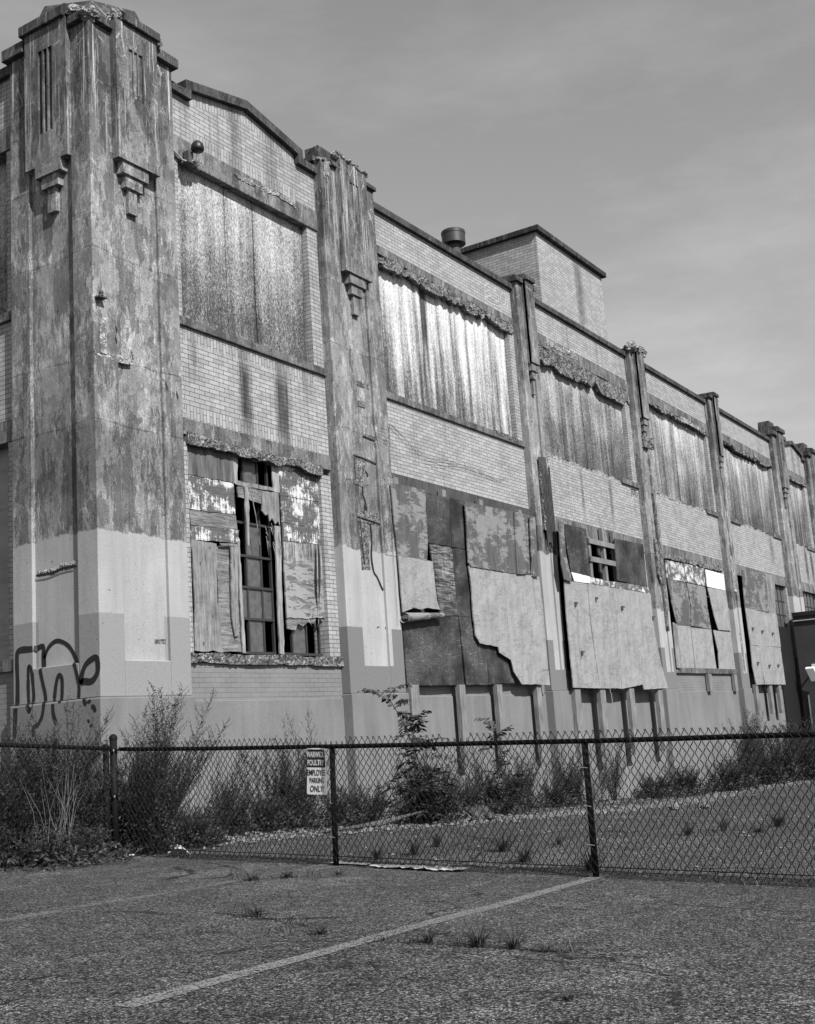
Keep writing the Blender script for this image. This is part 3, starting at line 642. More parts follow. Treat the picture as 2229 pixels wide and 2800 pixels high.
# pilasters
PIL = [('wide', 15.2, 16.78, 3.05, 1), ('narrow', 22.3, 23.13, 3.6, 2), ('narrow', 28.75, 29.65, 2.7, 3), ('narrow', 35.1, 35.85, 3.1, 4), ('wide', 42.0, 43.45, 3.9, 5), ('wide', 46.75, 48.2, 3.0, 6)]
for kind, x0, x1, pz, i in PIL:
    wide = kind == 'wide'; s0, s1 = ((.40, .39) if wide else (.24, .22)); p0, p1 = x0+s0, x1-s1
    mat = concrete('pilaster_concrete', 10+i*3.3, lo=.26, hi=.6, paint_z=pz, low=(1.75, .34, p0+YF+.02, p1+YF+.06, 1.14), effl=.9, patchy=.8)
    mb = MB(); zt = 9.68 if wide else 9.62
    mb.box(x0+.04, x1-.04, YF+.05, 11.35, .6, zt+.1)
    mb.box(x0, p0+.02, YF, 11.34, .7, zt); mb.box(p1-.03, x1, YF, 11.34, .7, zt-.001); mb.box(p0+.02, p1-.03, YF+.002, 11.0, .7, 1.14)
    o = mb.build('pilaster', mat, WH, bevel=.012)
    mb = MB(); ft = 9.85 if wide else 9.7
    fin(mb, 'F', p0, p1, 7.8, ft, ((p0+p1)/2-.13, (p0+p1)/2+.13, 8.78, 9.5) if wide else None, .1); mb.build('fluted_panel', mat, o)
    mb = MB(); corbel(mb, 'F', (p0+p1)/2, 1. if wide else .62, 7.8); mb.build('stepped_corbel', mat, o)
    mb = MB(); F = Face(mb, 'F')
    if i == 1:
        F.wedge(x0+.26, p0-.002, -.3, .07, 9.68, 9.80, .02); F.wedge(p1+.03, x1+.03, -.3, .06, 9.682, 9.80, .06)
        mb.box(x0-.05, x0+.2, 10.95, 11.4, 9.7, 9.8)
        mb.prism([(x0+.30, 9.75), (x1-.22, 9.75), (x1-.36, 10.14), (x0+.28, 10.16)], 11.06, .3)
    elif wide:
        F.wedge(x0-.07, p0-.01, -.45, .09, 9.681, 9.87, .03); F.wedge(p0-.04, p1+.04, -.3, .19, 9.852, 10.04, .08); F.wedge(p1+.005, x1+.07, -.45, .09, 9.681, 9.87, .03)
        mb.prism([(x0+.3, 9.85), (x1-.3, 9.85), (x1-.42, 10.32), (x0+.42, 10.32)], 11.0, .4)
    elif i == 3: pass
    else:
        F.wedge(x0-.06, p0-.004, -.5, .07, 9.622, 9.77, .02); F.wedge(p0-.03, p1+.03, -.3, .17, 9.702, 9.84, .02); F.wedge(p1+.004, x1+.05, -.5, .06, 9.621, 9.76, .02)
    if mb.v: mb.build('cap_stone', M['cap'], o, bevel=.01)
    mb = MB()
    if i == 1:
        for q in range(7): rough_lump(mb, (p0+.02+.12*q, 10.78+.02*(q % 2), 9.90-.012*q), (.12, .1, .075-.004*q), 40+q, 36)
        for q in range(4): rough_lump(mb, (x0+.05+.1*q, 10.9, 9.71), (.09, .09, .05), 50+q, 32)
        rough_lump(mb, (x0+.14, 10.815, 9.55), (.07, .03, .2), 60, 18)
    if i == 3:
        for q in range(6): rough_lump(mb, (x0+.05+.15*q, 10.82, 9.7+.05*math.sin(q*2)), (.14, .16, .12), 70+q, 32)
    if i == 2: rough_lump(mb, (x1-.04, 10.75, 9.68), (.05, .05, .08), 62, 14)
    if mb.v: mb.build('broken_edge', M['broken_pale'], o)
    mb = MB(); mb.box(x0-.02, x1+.03, YF-.03, 11.2, -3.2, .699); mb.build('plinth', M['plinth'], o, bevel=.015)
    # --- local damage
    mb = MB()
    if i == 1:
        for (a, b_, z0, z1, sd) in ((15.95, 16.3, 5.86, 5.98, 1), (15.95, 16.15, 5.5, 5.62, 2), (16.05, 16.35, 4.98, 5.05, 3), (15.70, 16.02, 4.1, 4.62, 4), (15.72, 16.42, 3.5, 3.72, 5), (15.76, 16.0, 2.7, 3.5, 6), (16.1, 16.35, 1.75, 1.8, 7)):
            mb = MB(); rough_block(mb, a, b_, z0, z1, YF+.04, .05, .02, 80+sd, .04, .04, .018); mb.build('broken_edge', M['broken'], o)
        for pts in ([(15.70, 4.62), (16.1, 4.60), (16.44, 4.56)], [(15.72, 4.62), (15.73, 4.2)], [(15.72, 3.58), (16.1, 3.55), (16.45, 3.52)], [(15.78, 3.6), (15.8, 3.2), (15.84, 2.8)], [(16.02, 5.0), (16.36, 4.98)]):
            mb = MB(); mb.tube([(a, YF+.03, z) for a, z in pts], .011, 5); mb.build('reinforcing_bar', M['rust'], o)
        mb = MB()
        ribbon(mb, [(15.94, 4.5), (15.97, 4.42), (16.08, 4.36), (16.1, 4.3)], .05, lambda p: (p.x, YF+.046, p.y))
        ribbon(mb, [(15.95, 4.2), (15.92, 4.0), (15.98, 3.85), (15.96, 3.7), (16.08, 3.5), (16.1, 3.2), (16.06, 2.95), (16.1, 2.7), (16.2, 2.6), (16.3, 2.45), (16.35, 2.4)], .05, lambda p: (p.x, YF+.046, p.y))
        ribbon(mb, [(15.98, 3.8), (15.97, 3.62), (16.06, 3.5)], .09, lambda p: (p.x, YF+.044, p.y))
        mb.build('crack', M['void'], o)
        mb = MB(); rough_block(mb, 16.40, 16.80, 3.0, 4.45, YF-.012, .05, .03, 91, .2, .15, .03); mb.build('broken_edge', mat, o)
    if i == 2:
        mb.prism([(22.62, 5.7), (22.98, 5.75), (23.16, 4.4), (23.16, 3.55), (22.7, 4.0), (22.66, 4.8)], YF-.014, .02)
        for q in range(7): mb.box(22.68+.065*q, 22.71+.065*q, YF-.034, YF-.014, 3.75+.1*math.sin(q), 5.55-.1*(q % 3))
        mb.build('exposed_core', M['darkwood'], o)
        mb = MB(); rough_block(mb, 22.6, 22.72, 4.1, 5.6, YF-.03, .05, .04, 95, .1, .1, .025); mb.build('broken_edge', M['broken'], o)
    if i == 3:
        rough_block(mb, 28.95, 29.7, 7.0, 7.35, YF-.06, .1, .05, 96, .1, .1, .03); rough_block(mb, 29.1, 29.3, 3.4, 4.6, YF-.02, .05, .04, 97, .3, .2, .03); rough_block(mb, 29.35, 29.48, 2.2, 6.0, YF-.014, .06, .04, 98, .3, .4, .03)
        mb.build('broken_edge', M['broken'], o)
    if i == 4:
        rough_block(mb, 35.3, 35.55, 3.6, 4.7, YF-.02, .05, .05, 99, .3, .3, .03); rough_block(mb, 35.55, 35.62, 1.2, 2.4, YF+.03, .05, .03, 100, .1, .1, .03); mb.build('broken_edge', M['broken_pale'], o)

# ------------------------------------------------------------------ lower windows and their boards
BOARDS = [
 (1,'ply_stained',11.06,[(11.93,4.17),(12.89,4.23),(12.89,3.77),(11.93,3.76)]),
 (1,'ply_peel',11.06,[(11.93,3.75),(12.89,3.76),(12.9,3.31),(11.94,3.27)]),
 (1,'ply_raw',11.06,[(11.94,3.26),(12.9,3.3),(12.93,3.08),(11.96,3.05)]),
 (1,'ply_peel',11.06,[(11.96,3.04),(12.96,3.08),(12.94,2.98),(12.97,2.93),(12.91,2.88),(11.95,2.84)]),
 (1,'plank_raw',11.06,[(11.96,2.84),(12.47,2.83),(12.45,2.4),(12.44,1.98),(11.99,1.98)]),
 (1,'plank_raw',11.06,[(11.99,1.98),(12.49,1.98),(12.49,1.55),(12.52,1.3),(12.32,1.33),(12.22,1.31),(11.96,1.32)]),
 (1,'ply_raw',11.08,[(12.49,2.8),(12.99,2.88),(12.97,1.32),(12.49,1.32)]),
 (1,'plank_raw',11.030000000000001,[(12.73,2.81),(12.88,2.82),(12.84,1.56),(12.76,1.53),(12.71,1.79)]),
 (1,'plank_raw',11.030000000000001,[(12.5,2.84),(12.88,2.86),(12.88,2.82),(12.51,2.82)]),
 (1,'stud',11.06,[(12.9,4.23),(13.0,4.21),(12.97,3.75),(12.9,3.77)]),
 (1,'stud',11.030000000000001,[(12.88,2.9),(12.93,2.92),(12.97,1.3),(12.91,1.31)]),
 (1,'stud',11.06,[(13.79,4.23),(13.95,4.23),(13.95,3.77),(13.8,3.77)]),
 (1,'stud',11.030000000000001,[(13.75,3.23),(13.88,3.23),(13.84,1.3),(13.74,1.31)]),
 (1,'plank_raw',11.06,[(12.97,3.82),(13.79,3.82),(13.8,3.77),(12.97,3.75)]),
 (1,'ply_raw',11.040000000000001,[(12.94,3.72),(13.51,3.74),(13.47,3.53),(13.28,3.54),(13.21,3.56),(12.96,3.57)]),
 (1,'plank_raw',11.020000000000001,[(13.49,3.73),(13.87,3.75),(13.87,3.22),(13.83,3.31),(13.76,3.25),(13.69,3.34),(13.63,3.28),(13.6,3.39),(13.54,3.36),(13.46,3.42)]),
 (1,'stud',11.01,[(13.07,3.73),(13.17,3.73),(13.13,2.86),(13.09,2.86)]),
 (1,'ply_peel',11.06,[(13.95,4.22),(14.93,4.22),(14.96,3.76),(13.96,3.73)]),
 (1,'ply_peel',11.06,[(13.96,3.72),(14.96,3.75),(14.94,3.32),(13.97,3.31)]),
 (1,'ply_peel',11.06,[(13.97,3.3),(14.94,3.32),(14.96,3.06),(13.96,3.03)]),
 (1,'ply_crack',11.06,[(13.96,3.02),(14.96,3.05),(14.97,2.65),(14.98,1.89),(13.99,1.85)]),
 (1,'ply_raw',11.08,[(14.0,1.87),(14.72,1.87),(14.65,1.79),(14.51,1.81),(14.38,1.74),(14.27,1.78),(14.2,1.68),(14.01,1.69)]),
 (2,'ply_dark',10.84,[(17.88,4.27),(18.75,4.29),(18.65,3.36),(17.8,3.35)]),
 (2,'ply_dark',10.84,[(18.76,4.29),(19.3,4.29),(19.26,3.36),(18.66,3.35)]),
 (2,'ply_weathered',10.84,[(17.88,3.34),(18.69,3.33),(18.69,2.08),(18.07,2.05)]),
 (2,'ply_dark',10.84,[(18.7,3.33),(19.28,3.35),(19.29,2.1),(18.71,2.08)]),
 (2,'ply_whorl',10.84,[(16.8,2.0),(18.71,2.07),(18.76,0.83),(16.83,0.82)]),
 (2,'ply_whorl',10.84,[(18.72,2.07),(19.71,2.12),(19.64,0.83),(18.81,0.83)]),
 (2,'ply_dark',10.84,[(19.7,1.97),(20.17,1.76),(20.16,0.86),(19.65,0.83)]),
 (2,'ply_dark',10.84,[(20.18,1.76),(20.63,1.42),(20.7,0.86),(20.17,0.85)]),
 (2,'ply_grime',10.77,[(16.65,4.26),(17.77,4.29),(17.71,3.92),(17.72,3.66),(17.7,3.29),(17.64,3.0),(16.72,3.02),(16.67,3.67)]),
 (2,'ply_paint',10.77,[(16.72,3.01),(17.84,3.0),(17.86,2.69),(17.89,2.31),(17.97,2.15),(17.75,2.15),(17.55,2.16),(17.35,2.12),(17.08,2.13),(16.73,2.04)]),
 (2,'ply_grime',10.75,[(19.14,4.26),(21.1,4.29),(21.07,3.7),(21.05,3.02),(20.34,3.02),(19.17,3.02),(19.1,3.09),(19.13,3.73)]),
 (2,'ply_grime',10.709999999999999,[(21.04,4.28),(21.52,4.3),(21.37,3.04),(20.97,3.01)]),
 (2,'ply_grime',10.77,[(21.65,4.32),(21.84,4.31),(21.7,3.05),(21.49,3.1)]),
 (2,'ply_grime',10.709999999999999,[(21.73,4.28),(21.98,4.29),(21.9,3.03),(21.63,3.03)]),
 (2,'ply_paint',10.77,[(19.13,3.03),(20.46,3.03),(20.47,2.27),(20.47,1.3),(20.04,1.43),(20.01,1.54),(19.32,1.59),(19.18,1.72),(19.15,2.09),(19.17,2.61)]),
 (2,'ply_paint',10.754999999999999,[(20.44,3.03),(21.7,3.03),(21.74,2.04),(21.75,0.82),(20.83,0.83),(20.55,1.07),(20.47,1.3),(20.47,2.27)]),
 (2,'ply_paint',10.77,[(21.75,3.03),(22.03,3.04),(22.09,2.3),(22.08,1.13),(21.8,1.12),(21.78,2.09)]),
 (2,'ply_paint',10.77,[(21.79,1.11),(22.09,1.11),(22.11,0.81),(21.79,0.82)]),
 (3,'ply_grime',10.6,[(22.88,4.27),(23.12,4.29),(23.09,3.62),(23.16,3.37),(23.29,3.01),(22.88,3.02),(22.8,3.34)]),
 (3,'ply_whorl',10.8,[(23.55,4.34),(24.75,4.35),(24.65,3.25),(23.71,3.27)]),
 (3,'ply_dark',10.8,[(26.38,4.3),(28.17,4.33),(28.16,3.24),(26.3,3.28)]),
 (3,'white_board',10.760000000000002,[(23.62,3.26),(24.6,3.24),(24.62,3.08),(23.74,3.07)]),
 (3,'ply_peel',10.760000000000002,[(24.61,3.23),(25.66,3.2),(25.64,3.08),(24.63,3.08)]),
 (3,'ply_peel',10.760000000000002,[(25.7,3.21),(27.03,3.24),(28.11,3.21),(28.16,3.05),(28.0,3.07),(27.54,3.09),(27.0,3.08),(25.67,3.08)]),
 (3,'ply_paint',10.66,[(23.0,3.0),(23.51,3.03),(24.21,3.03),(24.15,2.13),(24.36,0.73),(22.98,0.75),(22.96,1.45),(22.97,2.34)]),
 (3,'ply_paint',10.65,[(24.2,3.03),(25.37,3.04),(25.46,2.18),(25.55,0.72),(24.35,0.73),(24.16,2.13)]),
 (3,'ply_paint',10.67,[(25.43,3.04),(26.77,3.05),(26.74,2.24),(26.87,0.81),(25.61,0.71),(25.54,2.19)]),
 (3,'ply_paint',10.66,[(26.78,3.05),(27.97,3.03),(27.92,2.28),(28.19,1.26),(28.47,0.72),(26.89,0.69),(26.74,1.1),(26.75,2.24)]),
 (4,'ply_peel',10.98,[(30.17,4.13),(31.55,4.15),(31.53,3.64),(30.16,3.63)]),
 (4,'ply_peel',10.98,[(31.6,4.16),(33.29,4.16),(33.26,3.64),(31.58,3.64)]),
 (4,'white_board',10.98,[(33.38,4.13),(35.05,4.12),(35.0,3.62),(33.36,3.63)]),
 (4,'ply_grime',10.98,[(30.15,3.62),(31.52,3.62),(31.72,3.27),(31.66,2.8),(31.57,2.42),(30.54,2.41),(30.33,2.89)]),
 (4,'ply_grime',10.96,[(31.58,3.61),(33.17,3.61),(33.13,3.04),(33.22,2.4),(31.57,2.42),(31.71,2.97)]),
 (4,'ply_paint',10.96,[(33.32,3.6),(34.94,3.6),(35.03,2.41),(33.87,2.4),(33.61,2.79)]),
 (4,'ply_paint',10.98,[(30.54,2.4),(31.59,2.41),(31.5,1.21),(30.48,1.22)]),
 (4,'ply_paint',10.98,[(31.63,2.41),(33.28,2.39),(33.3,1.23),(31.58,1.21)]),
 (4,'ply_paint',10.97,[(33.41,2.37),(34.99,2.37),(35.07,1.21),(33.53,1.21),(33.62,1.72)]),
 (4,'plank_raw',10.88,[(29.92,2.44),(30.24,2.4),(30.19,1.24),(29.91,1.25)]),
 (5,'ply_grime',10.72,[(36.1,4.31),(38.55,4.34),(38.37,3.09),(35.94,3.13)]),
 (5,'plank_raw',10.72,[(38.59,4.37),(39.05,4.38),(38.68,3.08),(38.39,3.09)]),
 (5,'plank_raw',10.72,[(39.07,4.38),(39.59,4.39),(39.16,3.07),(38.71,3.08)]),
 (5,'ply_paint',10.72,[(35.93,3.12),(36.96,3.11),(36.78,1.99),(36.0,1.99)]),
 (5,'ply_paint',10.72,[(36.99,3.11),(39.23,3.08),(39.25,2.01),(36.81,1.98)]),
 (5,'ply_paint',10.72,[(35.99,1.98),(36.79,1.97),(36.91,0.8),(36.11,0.79),(35.96,1.26)]),
 (5,'ply_paint',10.72,[(36.83,1.98),(39.25,2.0),(39.3,0.79),(36.98,0.8),(36.88,1.27)]),
]
NAME = {'ply_paint': 'plywood_board', 'ply_grime': 'plywood_board', 'ply_peel': 'plywood_board', 'ply_raw': 'plywood_board', 'ply_dark': 'plywood_board', 'ply_whorl': 'plywood_board', 'ply_weathered': 'plywood_board', 'ply_stained': 'plywood_board', 'ply_crack': 'plywood_board', 'plank_raw': 'plank', 'stud': 'stud', 'white_board': 'plywood_board'}
LW = {}
for b, (xa, xb, oa, ob) in BAYS.items():
    mb = MB(); yb = Y0+.2
    if b == 1:     # steel window: outer frame and glazing bars
        cols = [12.97, 13.19, 13.52, 13.75]; rows = [1.32, 1.81, 2.27, 2.73, 3.22, 3.6, 3.83, 4.22]
        for x in cols: mb.box(x-.016, x+.016, Y0+.13, Y0+.17, 1.3, 4.23)
        for z in rows: mb.box(12.96, 13.76, Y0+.12, Y0+.16, z-.018, z+.018)
        for x in (13.93, 14.18, 14.53, 14.86): mb.box(x-.016, x+.016, Y0+.13, Y0+.17, 1.3, 2.1)
        mb.box(13.9, 14.9, Y0+.12, Y0+.16, 1.3, 1.34)
        o = mb.build('window', M['frame'], WH)
        for c, r in [(1, q) for q in range(7)]+[(0, 1), (2, 1)]:
            if r == 4: continue
            pm = MB(); pm.box(cols[c]+.016, cols[c+1]-.016, Y0+.147, Y0+.153, rows[r]+.018, rows[r+1]-.018); pm.build('pane', M['glass'], o)
        pm = MB(); pm.box(14.2, 14.51, Y0+.147, Y0+.153, 1.34, 2.0); pm.build('pane', M['glass'], o)
    elif b == 3:
        for x in (24.98, 25.84, 26.5): mb.box(x-.06, x+.06, 10.86, 10.95, 3.1, 4.5 if x > 25 else 4.2)
        for z in (4.1, 3.68): mb.box(24.9, 26.6, 10.82, 10.86, z-.06, z+.06)
        o = mb.build('window', M['wood'], WH)
        pm = MB()
        for k in range(12): pm.box(23.6+.4*k, 23.62+.4*k, Y0+.1, Y0+.14, 1.3, 4.2)
        pm.build('glazing_bar', M['frame'], o)
        for k in (3, 4, 6): pm = MB(); pm.box(23.62+.4*k, 24.0+.4*k, Y0+.118, Y0+.122, 1.3, 4.2); pm.build('pane', M['glass'], o)
    elif b in (5, 6):
        for k in range(9 if b == 5 else 6): x = (38.4 if b == 5 else oa)+.45*k; mb.box(x-.015, x+.015, Y0+.1, Y0+.14, 1.3, 4.2)
        for z in (1.7, 2.2, 2.7, 3.2, 3.68): mb.box(38.4 if b == 5 else oa, ob, Y0+.095, Y0+.13, z-.018, z+.018)
        o = mb.build('window', M['frame'], WH)
        for k in range(8 if b == 5 else 5):
            x = (38.4 if b == 5 else oa)+.45*k
            pm = MB(); pm.box(x+.015, x+.435, Y0+.118, Y0+.122, 2.72, 4.2); pm.build('pane', M['glass'], o)
    else:
        mb.box(oa, ob, yb, yb+.03, 1.28, 4.19); o = mb.build('boarded_window', M['darkwood'], WH)
    LW[b] = o
rb = random.Random(11)
for b, mk, y, poly in BOARDS:
    mb = MB(); cx = sum(p[0] for p in poly)/len(poly); cz = sum(p[1] for p in poly)/len(poly)
    tx, tz = rb.uniform(-.012, .012), rb.uniform(-.01, .01)
    if mk == 'ply_crack': tx = .0
    # ragged outline: subdivide every edge and nudge it
    q = []; n = len(poly); rag = .012 if mk in ('ply_paint', 'ply_grime', 'white_board', 'ply_whorl', 'ply_dark') else .018
    for i in range(n):
        p0, p1 = Vector(poly[i]), Vector(poly[(i+1) % n]); L_ = (p1-p0).length; kk = max(1, int(L_/.09))
        for k in range(kk):
            p = p0.lerp(p1, k/kk); jx = 0 if k == 0 else rag*N3(p.x, p.y, y, 9); jz = 0 if k == 0 else rag*N3(p.x, p.y, y+4, 9); q.append((p.x+jx, p.y+jz))
    mb.prism(q, lambda x, z: y+tx*(x-cx)+tz*(z-cz)+.006*N3(x, z, y, 1.2), .022)
    mb.build(NAME[mk], M[mk], LW[b])
# the curled bottom of the painted sheet in bay two
mb = MB(); nA = 10; prev = None
for i in range(26):
    x = 16.72+(17.98-16.72)*i/25; rr_ = .085*(1-.45*i/25)*(1+.1*N3(x, 0, 0, 6)); row = []
    for k in range(nA+1):
        a = math.pi*(-.5+1.45*k/nA); row.append((x, 10.76-rr_*math.cos(a)*1.1-.02, 2.03-rr_+rr_*-math.sin(a)*1.0+.06*(i/25)))
    if prev:
        for k in range(nA): mb.face([prev[k], row[k], row[k+1], prev[k+1]])
    prev = row
mb.build('curled_veneer', M['ply_grime'], LW[2], smooth=True)
# a strip of veneer curling away from the right hand board of bay one
mb = MB(); prev = None
for i in range(13):
    z = 3.05-1.25*i/12; cw = .16*math.sin(math.pi*min(1, (i+1.5)/11))+.02; x = 14.80-.02*i/12; row = []
    for k in range(6):
        a = k/5; row.append((x-cw*a*.8-.05*(i/12), 11.03-.16*math.sin(a*1.5)*cw/.18, z+.02*N3(z, a, 0, 4)))
    if prev:
        for k in range(5): mb.face([prev[k], row[k], row[k+1], prev[k+1]])
    prev = row
mb.build('curled_veneer', M['ply_paint'], LW[1], smooth=True)
# splinters hanging in the window of bay one
mb = MB(); rs = random.Random(4)
for k in range(26):
    x = rs.uniform(13.5, 13.86) if k < 18 else rs.uniform(14.2, 14.8); z = 3.1+.5*(x-13.4)*-.6+rs.uniform(-.1, .25) if k < 18 else 1.86
    l = rs.uniform(.06, .3); d = rs.uniform(-.06, .06); w_ = rs.uniform(.004, .012); y = Y0+rs.uniform(0, .05)
    mb.face([(x-w_, y, z), (x+w_, y, z), (x+d, y-.03, z-l)]); 
mb.tube([(13.15, 10.98, 3.75), (13.2, 10.93, 3.3), (13.3, 10.96, 2.88)], .008, 5)
mb.build('splinter', M['plank_raw'], LW[1])
# bolts and brackets on the painted sheets
mb = MB()
for x, z in ((23.4, 2.55), (24.5, 2.72), (26.0, 2.6), (27.9, 2.45), (23.5, 1.5)): mb.box(x, x+.14, 10.62, 10.66, z, z+.03); mb.box(x, x+.03, 10.62, 10.66, z-.08, z)
for x, z in ((36.3, 2.5), (37.3, 2.45), (38.4, 2.42), (36.4, 1.45), (37.6, 1.38), (38.6, 1.4)): mb.box(x, x+.2, 10.68, 10.72, z, z+.03); mb.box(x, x+.03, 10.68, 10.72, z-.08, z)
mb.build('bracket', M['rust'], LW[3])
# timber posts that carry the boards
def wpost(x0, x1, y, z0, z1, b):
    mb = MB(); mb.box(x0, x1, y, y+.1, z0, z1); mb.build('timber_post', M['wood'], LW[b], bevel=.006)
for x, wd in ((16.88, .26), (18.5, .2), (19.9, .2), (21.55, .2)): wpost(x, x+wd, 10.80, -.6, .83, 2)
for x in (16.88, 18.5, 19.9, 21.55): wpost(x, x+.14, 10.86, .83, 4.42, 2)
for x in (23.12, 24.43, 26.1, 27.9): wpost(x, x+.28, 10.70, -.78, .72, 3)
for x in (32.3, 34.58): wpost(x, x+.25, 10.88, .62, 1.11, 4)
for x in (36.1, 37.6, 38.6): wpost(x, x+.26, 10.75, -.1, .8, 5)

# ------------------------------------------------------------------ rest of the shell
mb = MB()
mb.box(10.145, 10.5, 12.41, 12.6, 6.0, 8.4); mb.box(10.145, 10.5, 12.41, 30, 8.75, 9.5); mb.box(10.145, 10.5, 12.41, 30, 4.5, 5.88); mb.box(10.145, 10.5, 12.41, 12.6, 1.3, 4.2); mb.box(10.145, 10.5, 15.5, 30, 6.0, 8.4); mb.box(10.145, 10.5, 15.5, 30, 1.3, 4.2)
mb.box(10.250, 48.5, 30, 30.3, -3, 9.4); mb.box(48.2, 48.5, 11.3, 30, -3, 9.4)
mb.build('brick_wall', M['brick'], WH)
mb = MB(); mb.box(10.145, 10.5, 12.41, 30, -2, 1.15); mb.build('painted_brick_wall', M['brickp'], WH)
mb = MB(); mb.box(10.065, 10.6, 12.41, 30, 9.5, 9.64); mb.build('coping', M['coping'], WH)
mb = MB(); mb.box(10.115, 10.5, 12.41, 30, 8.4, 8.749); mb.box(10.125, 10.5, 12.41, 30, 4.2, 4.499); mb.build('lintel', M['band'], WH)
mb = MB(); mb.box(10.085, 10.5, 12.41, 30, 5.881, 6.0); mb.box(10.085, 10.5, 12.41, 30, 1.151, 1.3); mb.build('sill', M['sill'], WH)
mb = MB(); mb.box(10.330, 10.36, 12.6, 15.5, 6.0, 8.4); mb.build('boarded_window', M['osb1'], WH)
mb = MB(); mb.box(10.330, 10.36, 12.6, 15.5, 1.3, 4.2); mb.build('boarded_window', M['ply_paint'], WH)
mb = MB(); mb.box(10.3, 48.3, 11.3, 30.1, 9.25, 9.32); mb.build('roof', M['roof'], WH)
mb = MB(); mb.box(10.5, 48.2, 14.5, 14.6, -3, 9.25); mb.box(10.5, 48.2, 11.3, 14.5, 5.0, 5.1); mb.build('interior_wall', M['void'], WH)
# penthouse on the roof
mb = MB(); mb.box(24.3, 28.15, 11.16, 15.5, 9.3, 11.55); o = mb.build('rooftop_room', M['brickroof'], WH)
mb = MB(); mb.box(24.2, 28.25, 11.05, 15.6, 11.552, 11.69); mb.build('coping', M['coping'], o, bevel=.015)
# white and dark scrawls on the brick
ESO = [[(21.34, 9.33), (21.14, 9.2), (21.16, 8.98)], [(21.15, 9.1), (21.37, 9.19)], [(21.1, 8.96), (21.43, 9.08)], [(21.75, 9.32), (21.62, 9.31), (21.55, 9.17), (21.72, 9.15), (21.7, 9.02), (21.55, 9.0)], [(21.98, 9.31), (21.85, 9.2), (21.85, 9.04), (21.95, 9.01), (22.06, 9.12), (22.07, 9.26), (21.98, 9.31)], [(22.18, 9.32), (22.19, 9.19), (22.07, 8.9)], [(21.1, 8.95), (21.35, 8.88), (21.95, 8.96)], [(20.97, 9.13), (21.02, 9.13)], [(21.14, 9.36), (21.17, 9.32)]]
mb = MB()
for g in ESO: ribbon(mb, g, .02, lambda p: (p.x, Y0-.004, p.y))
mb.build('graffiti', M['chalk'], WH)
mb = MB()
for g in [[(28.25, 5.6), (28.32, 5.8), (28.39, 5.66), (28.5, 5.82), (28.5, 5.64)], [(28.58, 5.84), (28.57, 5.65), (28.68, 5.72), (28.62, 5.77)], [(28.2, 5.8), (28.66, 5.82)]]: ribbon(mb, g, .02, lambda p: (p.x, Y0-.004, p.y))
mb.build('graffiti', M['spray'], WH)
# black sheet added to stand in for the dark shadow band beside the annex
mb = MB(); mb.box(39.75, 41.44, 10.93, 10.98, -2.3, 2.74); mb.build('shadow_sheet', M['black'], WH)

# ------------------------------------------------------------------ things fixed to or standing on the warehouse
t = thing('roof_vent', (23.58, 13, 9.32), 'round dark mushroom vent rising behind the roof parapet beside the rooftop room', 'roof vent')
mb = MB(); mb.lathe([(.15, 0), (.15, 2.3)], (23.58, 13, 9.32), 28); mb.build('duct', M['rust'], t, smooth=True)
mb = MB(); mb.lathe([(.0, 2.24), (.2, 2.23), (.27, 2.2), (.285, 2.21), (.285, 2.45), (.295, 2.455), (.295, 2.52), (.28, 2.54), (.0, 2.57)], (23.58, 13, 9.32), 32); o = mb.build('hood', M['frame'], t, smooth=True)
e = o.modifiers.new('edge', 'EDGE_SPLIT'); e.split_angle = R(35)
t = thing('wall_lamp', (12.03, 10.97, 8.5), 'dark domed lamp on a bent white conduit at the lintel below the gable', 'lamp')
mb = MB(); mb.tube([(11.62, 10.96, 8.56), (11.75, 10.95, 8.50), (11.91, 10.93, 8.41), (12.0, 10.88, 8.40), (12.07, 10.82, 8.44), (12.07, 10.78, 8.55)], .014, 8); mb.build('conduit', M['galv'], t, smooth=True)
mb = MB(); mb.lathe([(.0, .12), (.05, .11), (.085, .07), (.1, .0), (.09, -.03), (.06, -.05), (.0, -.05)], (12.07, 10.78, 8.6), 20); mb.build('shade', M['black'], t, smooth=True)
mb = MB(); mb.box(11.95, 12.05, 10.85, 10.97, 8.38, 8.56); mb.build('bracket', M['rust'], t)
t = thing('loose_cable', (17.1, 10.97, 5.2), 'thin black cables sagging across the brick below the second wide window', 'cable')
mb = MB()
for a in range(5):
    mb.tube([(16.2+.1*a, 10.8, 5.0+.1*a), (16.7, 10.78, 4.9+.15*a), (17.0, 10.95, 5.42), (18.2, 10.96, 4.98-.06*a), (19.6, 10.96, 5.12-.05*a), (20.9, 10.965, 4.95), (21.3, 10.97, 5.05)] if a < 3 else [(15.95, 10.85, 4.9-.5*a+2), (15.97, 10.82, 5.32), (16.25, 10.8, 5.3), (16.6, 10.8, 4.6-.2*a), (16.62, 10.8, 2.6-.2*a)], .003, 4)
mb.build('strand', M['cable'], t)

